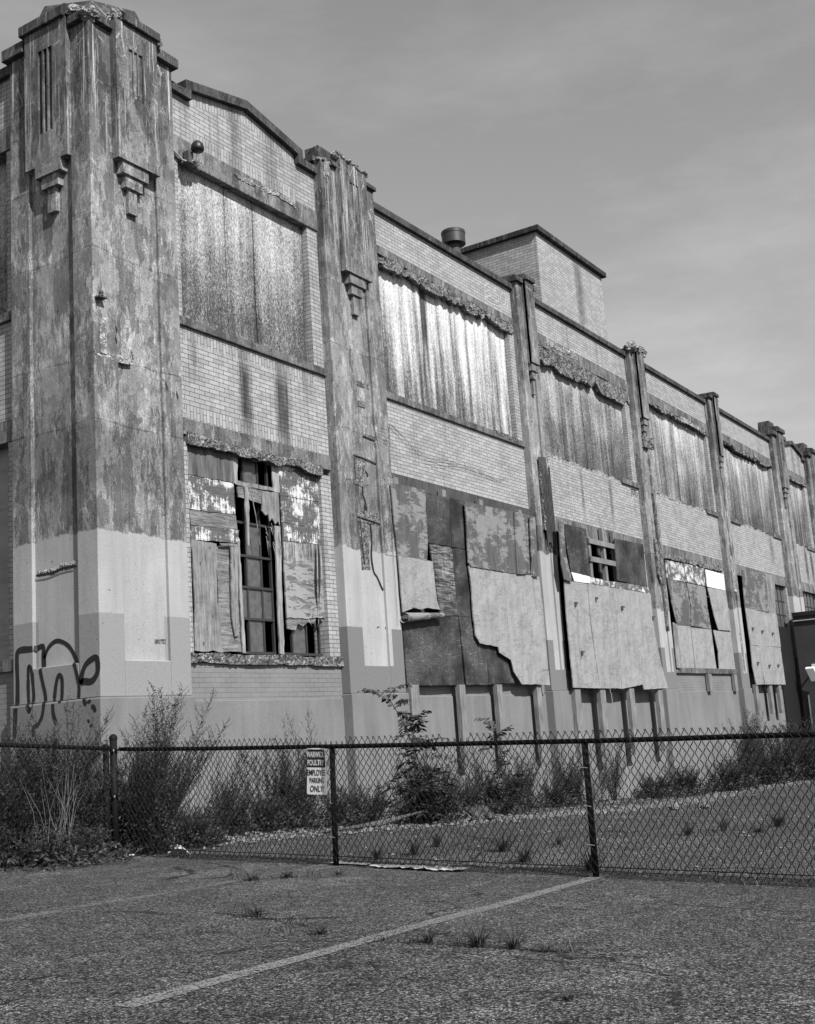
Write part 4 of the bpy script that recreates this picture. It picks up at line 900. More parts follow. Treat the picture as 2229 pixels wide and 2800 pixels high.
# ------------------------------------------------------------------ annex at the far right
AN = thing('annex', (41.45, 11.0, -2.2), 'low dark painted block annex with black roof edge at the far end of the warehouse', 'building')
mb = MB(); mb.box(41.45, 47, 4.0, 10.79, -3, 3.1); mb.build('block_wall', M['annex'], AN)
mb = MB(); mb.box(41.38, 47.1, 3.9, 10.79, 3.101, 3.24); mb.build('roof', M['black'], AN)
mb = MB(); mb.tube([(41.41, 10.78, 2.94), (41.41, 4.1, 2.94)], .03, 8); mb.build('conduit', M['galv'], AN)
mb = MB(); mb.box(41.40, 41.45, 9.7, 10.62, -2.2, .4); o = mb.build('door', M['annex'], AN); mb = MB(); mb.box(41.385, 41.4, 10.56, 10.6, -1, .42); mb.build('door_edge', M['galv'], o)
t = thing('flood_light', (41.4, 10.2, 1.1), 'white rectangular flood light on an arm on the dark annex wall', 'lamp')
mb = MB()
A = [(41.12, 10.30, 1.38), (41.22, 10.30, 1.34)]
P = [(41.08, 10.5, 1.30), (41.18, 10.5, 1.36), (41.30, 10.38, .92), (41.20, 10.38, .86)]
Q = [(p[0], p[1]-.28, p[2]) for p in P]
mb.face(P); mb.face(Q[::-1])
for i in range(4): j = (i+1) % 4; mb.face([P[j], P[i], Q[i], Q[j]])
mb.build('housing', M['white'], t, bevel=.01)
mb = MB(); mb.tube([(41.45, 10.25, 1.3), (41.3, 10.25, 1.25), (41.2, 10.28, 1.15)], .03, 8); mb.box(41.40, 41.449, 10.15, 10.35, 1.15, 1.45); mb.build('bracket', M['white'], t)

# ------------------------------------------------------------------ chain link fence
RAILY = [(0, -.29), (2.5, -.21), (4.5, -.151), (7.27, -.059), (10.4, .075)]
def rail_z(y): return interp(y, [p[0] for p in RAILY], [p[1] for p in RAILY])
FX = 9.8
def zigzag(mb, k, hv, axis, fixed, zlo, zhi, w=.069, r=.0042):
    """one wire of the mesh: a zigzag between two columns of knots"""
    n = int((zhi-zlo)/(hv/2)); pts = []
    for j in range(n+1):
        a = k*w/2+(w/2 if (j+k) % 2 else 0); z = zlo+j*hv/2
        jit = .0035*N3(a*3, z*3, fixed, 3)
        for da, dz in (((-.006, -.006) if (j+k) % 2 else (.006, -.006)), ((-.006, .006) if (j+k) % 2 else (.006, .006))):
            if (j == 0 and dz < 0) or (j == n and dz > 0): continue
            off = .004 if (j % 2) else -.004
            pts.append((a+da+jit, off, z+dz))
    if zhi-zlo > .3:
        pts.append((pts[-1][0]+.006, 0, pts[-1][2]+.02))
    P = [((fixed+o+.012*N3(a, z, 2, 1.1), a, z) if axis == 'y' else (a, fixed+o+.02*N3(a, z, 5, .9), z)) for a, o, z in pts]
    mb.tube(P, r, 4, cap=False)
F1 = thing('chain_link_fence', (FX, 6.0, gz(FX, 6.0)), 'black chain link fence run crossing the lot to the right, carrying the parking sign', 'fence')
mb = MB(); w_ = .069
for k in range(int(.2/w_*2), int(10.2/w_*2)):
    y = k*w_/2; zl = gz(FX, y)+.035+.015*N3(y, 0, 0, 2); zl = math.floor(zl/.0001)*.0001
    n2 = int((rail_z(y)+.085-zl)/.0485); zigzag(mb, k, .097, 'y', FX-.028, zl, zl+n2*.0485)
mb.build('wire_mesh', M['fence'], F1)
mb = MB(); mb.tube([(FX, y, rail_z(y)+.008*N3(y, 3, 0, .6)) for y in [10.27-.35*q for q in range(29)]], .023, 10); mb.build('top_rail', M['fence'], F1, smooth=True)
for y, yt in ((7.30, 7.27), (4.505, 4.495), (1.6, 1.6)):
    mb = MB(); mb.tube([(FX+.012, y, gz(FX, y)-.1), (FX+.012, yt, rail_z(yt)+.01)], .029, 12); o = mb.build('fence_post', M['fence'], F1, smooth=True)
    mb = MB()
    for q in (.25, .55, .85): z = gz(FX, y)+q*1.1; mb.tube([(FX-.03, y-.035, z), (FX-.032, y+.035, z+.01)], .003, 4)
    mb.build('tie_wire', M['galv'], o)
mb = MB(); mb.tube([(FX+.02, y, gz(FX, y)+.09) for y in [10-.4*q for q in range(25)]], .004, 4); mb.build('tension_wire', M['fence'], F1)
F2 = thing('chain_link_fence', (8.0, 10.25, gz(8, 10.25)), 'black chain link fence run overgrown by weeds at the left edge', 'fence')
def rail2(x): return .087+(9.55-x)*.072
mb = MB()
for k in range(int(5.6/w_*2), int(9.62/w_*2)):
    x = k*w_/2; zl = gz(x, 10.25)+.03; n2 = int((rail2(x)+.08-zl)/.0485); zigzag(mb, k, .097, 'x', 10.22, zl, zl+n2*.0485)
mb.build('wire_mesh', M['fence'], F2)
mb = MB(); mb.tube([(x, 10.25, rail2(x)) for x in (9.62, 9, 8.3, 7.6, 6.9, 6.2, 5.5)], .023, 10); mb.build('top_rail', M['fence'], F2, smooth=True)
mb = MB(); mb.tube([(6.6, 10.27, gz(6.6, 10.25)-.1), (6.6, 10.27, rail2(6.6))], .034, 12); mb.build('fence_post', M['fence'], F2, smooth=True)
mb = MB(); mb.tube([(9.67, 10.36, -1.25), (9.67, 10.36, .10)], .036, 14); mb.lathe([(.042, 0), (.042, .02), (.03, .04), (0, .05)], (9.67, 10.36, .09), 14); o = mb.build('corner_post', M['fence'], F2, smooth=True)
T3 = thing('gate_post', (9.74, 10.31, -1.12), 'thick round black post with domed cap standing at the corner between the two fence runs', 'post')
mb = MB(); mb.tube([(9.74, 10.31, -1.25), (9.74, 10.31, .19)], .042, 16); mb.build('post', M['fence'], T3, smooth=True)
mb = MB(); mb.lathe([(.048, 0), (.048, .025), (.04, .045), (.022, .06), (0, .065)], (9.74, 10.31, .18), 16); mb.build('domed_cap', M['fence'], T3, smooth=True)
for z in (-1.0, -.45, .06):
    mb = MB(); mb.lathe([(.046, -.015), (.047, .0), (.046, .015)], (9.74, 10.31, z), 16); mb.box(9.72, 9.78, 10.24, 10.27, z-.012, z+.012); mb.build('clamp', M['fence'], T3)
    mb = MB(); mb.lathe([(.009, 0), (.009, .02), (0, .022)], (9.69, 10.255, z-.01), 8); mb.build('bolt', M['galv'], T3)
# padlock
t = thing('padlock', (9.755, 4.05, -.2), 'black padlock hanging from the fence rail right of the right hand post', 'padlock')
mb = MB(); mb.box(9.735, 9.765, 4.025, 4.08, -.245, -.195); mb.build('body', M['frame'], t, bevel=.004)
mb = MB(); mb.tube([(9.75, 4.035, -.2), (9.75, 4.035, -.16), (9.75, 4.04, -.145), (9.75, 4.052, -.138), (9.75, 4.064, -.145), (9.75, 4.069, -.16), (9.75, 4.069, -.2)], .005, 8); mb.build('shackle', M['frame'], t, smooth=True)
t = thing('padlock', (9.79, 4.04, -.11), 'small dark chain loop clamped over the fence rail above the padlock', 'chain')
t.name = 'chain_loop'
mb = MB(); mb.tube([(9.77+.035*math.sin(q*.7), 4.045+.01*math.cos(q*1.3), -.145+.035*math.cos(q*.7)) for q in range(10)], .006, 6); mb.build('link', M['frame'], t, smooth=True)

# ------------------------------------------------------------------ parking sign
SG = thing('parking_sign', (9.76, 7.44, -.28), 'bent black and white sign reading WARWICK POULTRY EMPLOYEE PARKING ONLY! on the fence', 'sign')
Yl, Yr, Zt, Zb = 7.575, 7.305, -.05, -.508; fold = Yr+.075; sx = 9.757
def sgx(y): return sx if y >= fold else sx-(fold-y)*.26
def sgz(y, z): return z-.05*(Yl-y)-.006                 # it hangs slightly askew
def plate(mb, ya, yb, za, zb, lift, rc=(0, 0, 0, 0)):
    pts = []
    for cy, cz, sy, sz, r in ((ya, zb, -1, 1, rc[2]), (yb, zb, 1, 1, rc[3]), (yb, za, 1, -1, rc[1]), (ya, za, -1, -1, rc[0])): pass
    def corner(y, z, r, a0):
        return [(y, z)] if r == 0 else [(y+r*math.cos(a0+k*math.pi/10)*1.0, z+r*math.sin(a0+k*math.pi/10)) for k in range(6)]
    # outline: from top left (large y) clockwise as seen from the camera
    r = rc; o = []
    o += corner(ya-r[0], zb-r[0], r[0], math.pi/2)[::-1] if r[0] else [(ya, zb)]
    o += corner(yb+r[1], zb-r[1], r[1], math.pi/2) if r[1] else [(yb, zb)]
    o += corner(yb+r[2], za+r[2], r[2], math.pi) if r[2] else [(yb, za)]
    o += corner(ya-r[3], za+r[3], r[3], math.pi*1.5) if r[3] else [(ya, za)]
    return o
def sign_face(mb, outline, lift):
    # split at the fold
    def clip(poly, keep):
        out = []
        for i in range(len(poly)):
            a, b = poly[i], poly[(i+1) % len(poly)]; ia, ib = keep(a[0]), keep(b[0])
            if ia: out.append(a)
            if ia != ib:
                tt = (fold-a[0])/(b[0]-a[0]); out.append((fold, a[1]+(b[1]-a[1])*tt))
        return out
    for kp in (lambda y: y >= fold, lambda y: y < fold):
        q = clip(outline, kp)
        if len(q) > 2: mb.face([(sgx(y)-lift, y, sgz(y, z)) for y, z in q])
rc = .018
full = plate(None, Yl, Yr, Zb, Zt, 0, (rc, rc, rc, rc))
mb = MB(); sign_face(mb, full, 0); sign_face(mb, full[::-1], -.002)
n = len(full)
for i in range(n):
    a, b = full[i], full[(i+1) % n]; mb.face([(sgx(a[0]), a[0], sgz(*a)), (sgx(b[0]), b[0], sgz(*b)), (sgx(b[0])+.002, b[0], sgz(*b)), (sgx(a[0])+.002, a[0], sgz(*a))])
PL = mb.build('plate', M['signw'], SG)
mb = MB(); zs = Zt-.19
sign_face(mb, [p for p in plate(None, Yl-.004, Yr+.004, zs, Zt-.012, 0, (rc, rc, 0, 0))], .0012); mb.build('black_panel', M['signk'], PL)
def letters(txt, yc, z, h, width, mat, slant=0):
    cu = bpy.data.curves.new('lettering', 'FONT'); cu.body = txt; cu.align_x = 'CENTER'; cu.size = 1; cu.shear = slant; cu.offset = .018
    to = bpy.data.objects.new('lettering', cu); C.objects.link(to)
    dg = bpy.context.evaluated_depsgraph_get(); me = bpy.data.meshes.new_from_object(to.evaluated_get(dg)); bpy.data.objects.remove(to)
    x0 = min(v.co.x for v in me.vertices); x1 = max(v.co.x for v in me.vertices); y0 = min(v.co.y for v in me.vertices); y1 = max(v.co.y for v in me.vertices)
    for v in me.vertices:
        y = yc-((v.co.x-x0)/(x1-x0)-.5)*width; zz = z+(v.co.y-y0)/(y1-y0)*h; v.co = (sgx(y)-.0028, y, sgz(y, zz))
    me.materials.clear(); me.materials.append(mat)
    o = bpy.data.objects.new('lettering', me); C.objects.link(o); o.parent = PL
yc = (Yl+Yr)/2-.002
letters('WARWICK', yc, Zt-.092, .058, .23, M['signw']); letters('POULTRY', yc, Zt-.172, .058, .215, M['signw'])
letters('EMPLOYEE', yc, Zt-.272, .06, .235, M['signk']); letters('PARKING', yc, Zt-.346, .055, .185, M['signk']); letters('ONLY!', yc, Zt-.432, .062, .185, M['signk'], .25)
mb = MB()
for y, z in ((Yl-.03, Zt-.02), (Yr+.03, Zt-.02), (Yr+.03, Zb+.03)): mb.tube([(sgx(y)+.03, y, sgz(y, z)), (sgx(y)-.006, y, sgz(y, z)), (sgx(y)-.006, y, sgz(y, z)+.015)], .003, 5)
mb.build('wire_tie', M['galv'], SG)

# ------------------------------------------------------------------ plants
def leafq(mb, p, d, l, wd, rr):
    d = d.normalized(); s = d.cross(Vector((rr.uniform(-1, 1), rr.uniform(-1, 1), rr.uniform(-.3, 1)))).normalized()
    q = p+d*l*.5; mb.face([p, q+s*wd, p+d*l+Vector((0, 0, -l*.15)), q-s*wd], [(0, 0)]*4)
def weed_proto(seed, h, ns, spread, lean=(0, 0), dens=1., leafl=.032, side=.3, start=.22, base_leaf=0):
    rr = random.Random(seed); st = MB(); lf = MB()
    for s in range(ns):
        a = rr.uniform(0, 6.283); r0 = rr.uniform(0, .07); hh = h*rr.uniform(.5, 1.0)*(1 if s else 1.02); out = spread*rr.uniform(.1, 1)
        base = Vector((math.cos(a)*r0, math.sin(a)*r0, 0)); dirx = Vector((math.cos(a)*out+lean[0], math.sin(a)*out+lean[1], 1)).normalized()
        pts = []; p = base.copy(); d = dirx.copy(); nseg = 9
        for i in range(nseg+1):
            pts.append(p.copy()); p = p+d*hh/nseg; d = (d+Vector((rr.uniform(-.06, .06)+.02*math.cos(a), rr.uniform(-.06, .06)+.02*math.sin(a), rr.uniform(-.02, .03)))).normalized()
        st.tube(pts, .0055, 4, .0015, cap=False)
        nb = int(26*dens*hh/1.4)+4
        for k in range(nb):
            f = start+(1-start)*(k+rr.random())/nb; i = min(int(f*nseg), nseg-1); p0 = pts[i].lerp(pts[i+1], f*nseg-i); dm = (pts[i+1]-pts[i]).normalized()
            aa = k*2.4+rr.uniform(-.5, .5); pr = Vector((math.cos(aa), math.sin(aa), 0)); ang = rr.uniform(.55, .95); bd = (dm*math.cos(ang)+pr*math.sin(ang)).normalized()
            bl = side*hh/1.4*(1.12-f)**.8*rr.uniform(.5, 1.1)+.03; bp = [p0]; q = p0.copy(); dd = bd.copy()
            for _ in range(3): q = q+dd*bl/3; dd = (dd+Vector((0, 0, .22))).normalized(); bp.append(q.copy())
            st.tube(bp, .0022, 3, .0009, cap=False)
            nl = max(3, int(bl/.016*dens))
            for m in range(nl):
                g = (m+.6)/nl; j = min(int(g*3), 2); pp = bp[j].lerp(bp[j+1], g*3-j); la = rr.uniform(0, 6.283)
                ld = (dd*.8+Vector((math.cos(la), math.sin(la), rr.uniform(-.2, .5)))*.8); leafq(lf, pp, ld, leafl*rr.uniform(.5, 1.2), leafl*.13, rr)
        for k in range(int(hh*34*dens)):     # leaves on the main stem
            f = rr.uniform(.05, 1); i = min(int(f*nseg), nseg-1); p0 = pts[i].lerp(pts[i+1], f*nseg-i); la = rr.uniform(0, 6.283)
            leafq(lf, p0, Vector((math.cos(la), math.sin(la), .6)), leafl*rr.uniform(.8, 2.0)*(1.4-f*.6), leafl*.22, rr)
    for k in range(base_leaf):
        a = rr.uniform(0, 6.283); r = spread*.7*math.sqrt(rr.random()); p = Vector((math.cos(a)*r, math.sin(a)*r, rr.uniform(.02, h*.55)*(1-r/(spread*.8+.01)*.6)))
        leafq(lf, p, Vector((rr.uniform(-1, 1), rr.uniform(-1, 1), rr.uniform(-.4, .8))), leafl*rr.uniform(1, 2.4), leafl*.32, rr)
    return st, lf
PROTO = {'tall': weed_proto(1, 1.75, 20, .42, base_leaf=300), 'fan': weed_proto(2, 1.9, 22, .38, (.12, -.22), 1.1, side=.34, base_leaf=250), 'thin': weed_proto(3, 1.6, 8, .4, dens=.8, side=.4), 'bush': weed_proto(4, .85, 26, .75, dens=1.3, leafl=.04, side=.4, start=.1, base_leaf=900),
         'dense': weed_proto(5, 1.3, 34, .5, dens=1.2, leafl=.04, start=.12, base_leaf=1300), 'lean': weed_proto(6, 1.25, 12, .25, (.1, -.42), 1.2, side=.28, start=.15, base_leaf=200), 'low': weed_proto(7, .5, 22, .9, dens=1.4, leafl=.042, side=.45, start=.05, base_leaf=700)}
PM = {}
def plant(kind, x, y, s, rot, label, group, cat='weed', name='weed', z=None):
    t = thing(name, (x, y, (gz(x, y) if z is None else z)-.01), label, cat, group); t.rotation_euler = (0, 0, rot); t.scale = (s, s, s)
    if kind not in PM:
        st, lf = PROTO[kind]; a = st.build('stems', M['stem']); b = lf.build('foliage', M['leafA']); PM[kind] = (a, b); first = True
        parts = (a, b)
    else:
        parts = [o.copy() for o in PM[kind]]
        for o in parts: C.objects.link(o)
    for o in parts: o.parent = t
    return t
G1 = 'weeds along the foot of the warehouse'
W = [
 ('tall', 8.35, 10.75, .95, .2, 'tall feathery weed behind the left fence at the very left edge'),
 ('dense', 8.75, 10.55, .95, 1.5, 'thick leafy weed growing through the left fence near the edge of the view'),
 ('dense', 9.15, 10.48, .9, 2.9, 'thick dark weed pressed into the middle of the left fence'),
 ('tall', 9.35, 10.75, 1.02, 4.0, 'tall feathery weed rising above the left fence rail below the graffiti'),
 ('dense', 9.5, 10.5, .85, 5.1, 'thick dark weed left of the two corner posts'),
 ('low', 8.5, 10.05, .95, .3, 'low leafy weed spilling out in front of the left fence, farthest left'),
 ('low', 9.05, 10.02, .9, 2.2, 'low leafy weed spilling out in front of the left fence, nearer the corner posts'),
 ('fan', 10.35, 10.35, 1.12, .25, 'biggest feathery weed, fanning up just right of the corner posts'),
 ('dense', 10.15, 10.25, .95, 3.3, 'dense dark weed at the foot of the biggest feathery weed'),
 ('tall', 10.6, 10.45, .95, 2.0, 'feathery weed leaning on the right side of the biggest one'),
 ('lean', 11.35, 10.3, 1.0, .1, 'small weed leaning right against the bare painted wall'),
 ('bush', 12.5, 10.35, .82, .7, 'round leafy bush left of the parking sign'),
 ('low', 12.95, 10.2, 1.0, 4.0, 'low spreading weed right under the parking sign'),
 ('thin', 13.75, 10.45, 1.08, .0, 'tall sparse weed fanning in front of the first wall pilaster'),
 ('bush', 13.5, 9.95, .8, 3.0, 'leafy bush just right of the sign post'),
 ('bush', 14.75, 9.2, .9, 1.2, 'dark bush wrapped round the foot of the leafy sapling'),
 ('bush', 16.6, 9.7, .95, 5.0, 'rounded bush between the two saplings'),
 ('bush', 17.9, 9.9, 1.05, 2.4, 'dark bush at the foot of the second, smaller sapling'),
 ('dense', 19.3, 10.2, .8, .9, 'thick weed left of the right hand fence post'),
 ('thin', 20.0, 10.4, .8, 1.9, 'sparse weed right of the right hand fence post against the wall'),
 ('dense', 21.7, 10.35, .85, 4.4, 'dark upright weed below the third bay posts'),
 ('thin', 23.2, 10.4, .8, 2.8, 'sparse pale weed under the padlock'),
 ('bush', 27.9, 10.2, 1.15, .5, 'mounded bush at the bare wall foot of the fourth bay'),
 ('fan', 31.6, 10.0, 1.2, .1, 'tall feathery weed leaning right in front of the far end bay'),
 ('bush', 30.1, 9.9, 1.35, 3.4, 'broad low bush in front of the tall far weed'),
 ('dense', 33.6, 9.9, 1.25, 2.2, 'thick weed right of the tall far weed'),
 ('dense', 38.3, 9.9, 1.5, .8, 'dark thicket at the foot of the black shadow sheet beside the annex'),
 ('tall', 40.0, 9.3, 1.3, 3.9, 'tall dark weed in front of the annex at the right edge'),
 ('tall', 8.55, 11.3, .8, 1.1, 'feathery weed deep behind the left fence against the tower corner'),
 ('dense', 9.9, 10.75, .95, 1.9, 'dark weed directly behind the two corner posts'),
 ('bush', 10.9, 10.2, .7, 4.4, 'low bush at the right foot of the biggest feathery weed'),
 ('dense', 13.1, 10.45, .95, .4, 'upright dark weed behind the parking sign post'),
 ('bush', 15.4, 9.4, .95, 2.9, 'rounded bush right of the taller sapling, above the dark boulder'),
 ('tall', 16.2, 10.3, .75, .8, 'feathery weed against the wall right of the taller sapling'),
 ('tall', 18.4, 10.4, .7, 2.2, 'feathery weed behind the bush right of the smaller sapling'),
 ('tall', 23.9, 10.4, .8, 5.0, 'feathery weed below the rightmost post of the third bay'),
 ('low', 26.6, 10.3, 1.1, 2.6, 'low weed between the thick weed and the bare wall foot'),
 ('tall', 32.6, 10.1, 1.15, 4.6, 'second tall feathery weed in front of the far end bay'),
 ('dense', 35.3, 9.9, 1.3, 3.3, 'thick weed below the last boarded bay'),
 ('dense', 36.9, 9.7, 1.4, 5.2, 'thick weed left of the dark thicket by the annex'),
 ('bush', 39.2, 9.4, 1.6, 2.0, 'broad dark bush right of the thicket by the annex'),
 ('dense', 12.0, 10.5, .6, 2.5, 'small dark weed left of the round bush by the sign'),
 ('bush', 14.0, 9.75, .85, 5.5, 'leafy weed clump between the sign post and the taller sapling'),
 ('dense', 15.9, 9.9, .7, .4, 'upright weed close right of the taller sapling'),
 ('thin', 17.0, 10.2, .75, 1.3, 'sparse feathery weed behind the smaller sapling'),
 ('bush', 18.9, 10.1, .85, 4.9, 'leafy weed clump halfway from the smaller sapling to the right hand post'),
 ('bush', 20.7, 10.2, .85, 3.0, 'leafy weed clump behind the right hand fence post'),
 ('thin', 22.3, 10.4, .8, .6, 'sparse feathery weed just left of the padlock at the wall'),
 ('bush', 25.6, 10.2, .9, 1.7, 'leafy weed clump left of the bare wall foot'),
 ('dense', 8.1, 10.6, 1.0, .9, 'thick weed cut by the left edge of the view, behind the fence'),
 ('dense', 8.95, 10.75, 1.15, 3.5, 'tallest dark weed behind the middle of the left fence'),
 ('fan', 9.55, 11.0, .95, 5.2, 'feathery weed rising behind the corner posts at the tower foot'),
 ('bush', 10.75, 10.05, .75, 1.0, 'low leafy clump in front of the biggest feathery weed'),
]
for k, x, y, s, r, lab in W: plant(k, x, y, s, r, lab, G1)
# dry pale stalks in the left thicket
t = thing('dry_stalks', (8.75, 10.2, gz(8.75, 10.2)), 'sheaf of pale dry stalks crossing in the left thicket', 'weed'); rr = random.Random(3); mb = MB()
for k in range(26):
    x = 8.75+rr.uniform(-.2, .2); y = 10.12+rr.uniform(-.08, .1); dx = rr.uniform(-.35, .4); mb.tube([(x, y, gz(x, y)+.1), (x+dx*.5, y+rr.uniform(-.05, .05), gz(x, y)+.55), (x+dx, y+rr.uniform(-.1, .1), gz(x, y)+rr.uniform(.8, 1.05))], .0028, 3, .001, cap=False)
mb.build('stalk_bundle', M['dry'], t)
# saplings with feather-like compound leaves
def sapling(x, y, hpts, nleaf, seed, label, size, low=10):
    base = Vector((x, y, gz(x, y))); t = thing('sapling', base, label, 'sapling', 'saplings at the warehouse wall'); rr = random.Random(seed)
    mb = MB(); lf = MB(); rk = MB(); stems = [[base+Vector(p) for p in hpts]]
    for q in range(low):          # suckers round the base
        a = rr.uniform(0, 6.283); r = rr.uniform(.1, .4)*size; hh = rr.uniform(.3, .75)*size; o_ = Vector((math.cos(a)*r, math.sin(a)*r, 0))
        stems.append([base+o_*.3, base+o_*.7+Vector((0, 0, hh*.5)), base+o_+Vector((0, 0, hh))])
    for si, P in enumerate(stems):
        mb.tube(P, .016*size if si == 0 else .006, 5, .004); nl = nleaf if si == 0 else 7
        for k in range(nl):
            f = (.15+.85*(k+rr.random())/nl) if si == 0 else rr.uniform(.25, 1); f = min(f, 1); i = min(int(f*(len(P)-1)), len(P)-2); p0 = P[i].lerp(P[i+1], f*(len(P)-1)-i); a = rr.uniform(0, 6.283)
            L_ = size*rr.uniform(.22, .5); d = Vector((math.cos(a), math.sin(a), rr.uniform(-.1, 1.0)+(.9 if f > .85 and si == 0 else 0))).normalized(); pts = [p0]; q = p0.copy(); dd = d.copy(); droop = rr.uniform(.05, .24)
            for _ in range(7): q = q+dd*L_/7; dd = (dd+Vector((rr.uniform(-.06, .06), rr.uniform(-.06, .06), -droop))).normalized(); pts.append(q.copy())
            rk.tube(pts, .003, 3, .0015, cap=False); tw = rr.uniform(-.7, .7)
            for m in range(1, 8):
                dm = (pts[m]-pts[m-1]).normalized(); sd_ = dm.cross(Vector((math.sin(tw)*.7, math.cos(tw)*.3, 1))).normalized()
                for sg in (-1, 1):
                    if rr.random() < .08: continue
                    ld = (sd_*sg+dm*rr.uniform(.3, .8)+Vector((0, 0, rr.uniform(-.6, .1)))).normalized(); ll = size*rr.uniform(.08, .15)*(1-.35*abs(m-4)/4); wn = ld.cross(dm).normalized().cross(ld)*ll*.2
                    b = pts[m]; lf.face([b, b+ld*ll*.35+wn, b+ld*ll*.7+wn*.8, b+ld*ll+Vector((0, 0, -.012)), b+ld*ll*.7-wn*.8, b+ld*ll*.35-wn], [(0, 0)]*6)
    mb.build('trunk', M['stem'], t); rk.build('leaf_stalks', M['stem'], t); lf.build('leaves', M['leafB'], t)
sapling(14.35, 9.1, [(0, 0, 0), (.06, .0, .4), (.06, .05, .8), (-.02, .12, 1.15), (-.12, .22, 1.5), (-.22, .34, 1.78)], 40, 5, 'taller leafy sapling with feather shaped leaves, right of the parking sign', 1.05, 13)
sapling(17.6, 9.6, [(0, 0, 0), (.02, .0, .4), (.06, -.05, .8), (.02, .05, 1.1), (-.02, .1, 1.4)], 20, 8, 'shorter thin sapling with feather shaped leaves right of the taller one', .95, 5)
# grass tufts growing from cracks
def tuft_mesh(seed, nb, h, spread):
    rr = random.Random(seed); mb = MB()
    for k in range(nb):
        a = rr.uniform(0, 6.283); r = rr.uniform(0, .03); l = h*rr.uniform(.4, 1.2); s = rr.uniform(.2, 1)*spread; wv = rr.uniform(.0018, .004)
        d = Vector((math.cos(a), math.sin(a), 0)); sd_ = Vector((-math.sin(a), math.cos(a), 0))*wv; p = d*r; prev = None
        for i in range(5):
            u = i/4; q = p+d*s*l*u*u*1.2+Vector((0, 0, l*(u-.35*s*u*u))); ww = sd_*(1-u*.95)
            if prev: mb.face([prev[0]-prev[1], prev[0]+prev[1], q+ww, q-ww], [(0, 0)]*4)
            prev = (q, ww)
    return mb
TM = [tuft_mesh(1, 80, .22, 1.1).build('grass_tuft', M['grass']), tuft_mesh(2, 60, .11, 1.7).build('grass_tuft', M['grass']), tuft_mesh(3, 110, .3, .9).build('grass_tuft', M['grass'])]
used = set()
def tuft(k, x, y, s, lab):
    o = TM[k]
    if k in used: o = o.copy(); C.objects.link(o)
    used.add(k); o.location = (x, y, gz(x, y)); o.rotation_euler = (0, 0, x*7.3); o.scale = (s*1.35, s*1.35, s*.95); tag(o, lab, 'grass tuft', 'grass tufts in the cracked asphalt')
TU = [(0, 6.11, 3.57, 1.0, 'largest spiky grass tuft in the foreground, on the crack right of the parking line'), (0, 6.13, 3.35, .8, 'smaller spiky tuft close right of the largest foreground tuft'), (1, 6.12, 3.15, .8, 'flat tuft on the crack, farthest right of the foreground row'), (0, 6.1, 3.9, .7, 'small tuft just left of the largest foreground tuft'), (1, 6.1, 4.68, 1.0, 'flat tuft on the crack left of the bright parking line'), (1, 6.57, 5.6, 1.2, 'flat tuft at the left end of the long crack'), (1, 8.38, 7.16, 1.0, 'left one of two flat tufts on the faint parking line'), (1, 8.7, 7.02, 1.25, 'wider flat tuft on the faint parking line below the sign'), (1, 9.1, 6.75, .7, 'tiny tuft between the sign post and the plastic scrap'),
      (2, 10.35, 7.17, .8, 'grass clump just behind the fence right of the sign post'), (2, 10.8, 7.0, .9, 'taller grass clump behind the fence, second from the sign post'), (2, 11.5, 7.15, .8, 'grass clump in the lot behind the fence, third from the sign post'), (0, 11.3, 6.2, 1.6, 'thin grass clump behind the fence above the plastic scrap'), (2, 12.0, 5.91, .5, 'small grass clump behind the fence left of the right hand post'), (0, 10.6, 5.6, 1.3, 'thin tuft behind the fence left of the right hand post, close to the wire'), (0, 10.2, 4.72, 1.4, 'dry tuft at the foot of the right hand fence post'),
      (0, 13.3, 4.92, 1.1, 'dark tuft alone in the lot right of the right hand post'), (2, 14.3, 4.85, .9, 'tall thin tuft in the lot farther right of the post'), (1, 14.2, 4.4, 1.4, 'flat tuft in the lot beside the tall thin one'), (0, 15.6, 4.56, 1.6, 'big dark tuft in the lot nearest the right edge'), (1, 5.02, 2.5, .7, 'scrap of grass on the short crack near the bottom right')]
for a in TU: tuft(*a)
rr = random.Random(77); mb = MB()
for line, n in (([(6.0, 4.95), (6.08, 4.2), (6.1, 3.6), (6.15, 3.0)], 260), ([(6.6, 6.0), (6.5, 5.4), (6.3, 4.9)], 110), ([(8.3, 7.3), (8.7, 7.0), (9.1, 6.7)], 120), ([(9.75, 9.6), (9.78, 7.6), (9.8, 5.0), (9.8, 2.5)], 420), ([(10.2, 7.4), (11.6, 6.9), (12.5, 6.3)], 260), ([(13.2, 5.2), (14.3, 4.7), (15.7, 4.4)], 200)):
    for k in range(n):
        f = rr.random()*(len(line)-1); i = int(f); p = Vector(line[i]).lerp(Vector(line[i+1]), f-i); u = .5+.9*N3(p.x, p.y, 4, 2.2)
        if rr.random() > u: continue
        x, y = p.x+rr.gauss(0, .035), p.y+rr.gauss(0, .035); z = gz2(x, y); a = rr.uniform(0, 6.283); l = rr.uniform(.03, .11)*(.6+u); wv = rr.uniform(.0015, .004)
        d = Vector((math.cos(a), math.sin(a), 0)); q = Vector((-d.y, d.x, 0))*wv; b = Vector((x, y, z)); m_ = b+d*l*.4+Vector((0, 0, l*rr.uniform(.25, .7))); e = b+d*l+Vector((0, 0, l*rr.uniform(.1, .6)))
        mb.face([b-q, b+q, m_+q*.8, m_-q*.8], [(0, 0)]*4); mb.face([m_-q*.8, m_+q*.8, e], [(0, 0)]*3)
struct(mb.build('crack_grass', M['grass']), 'stuff')
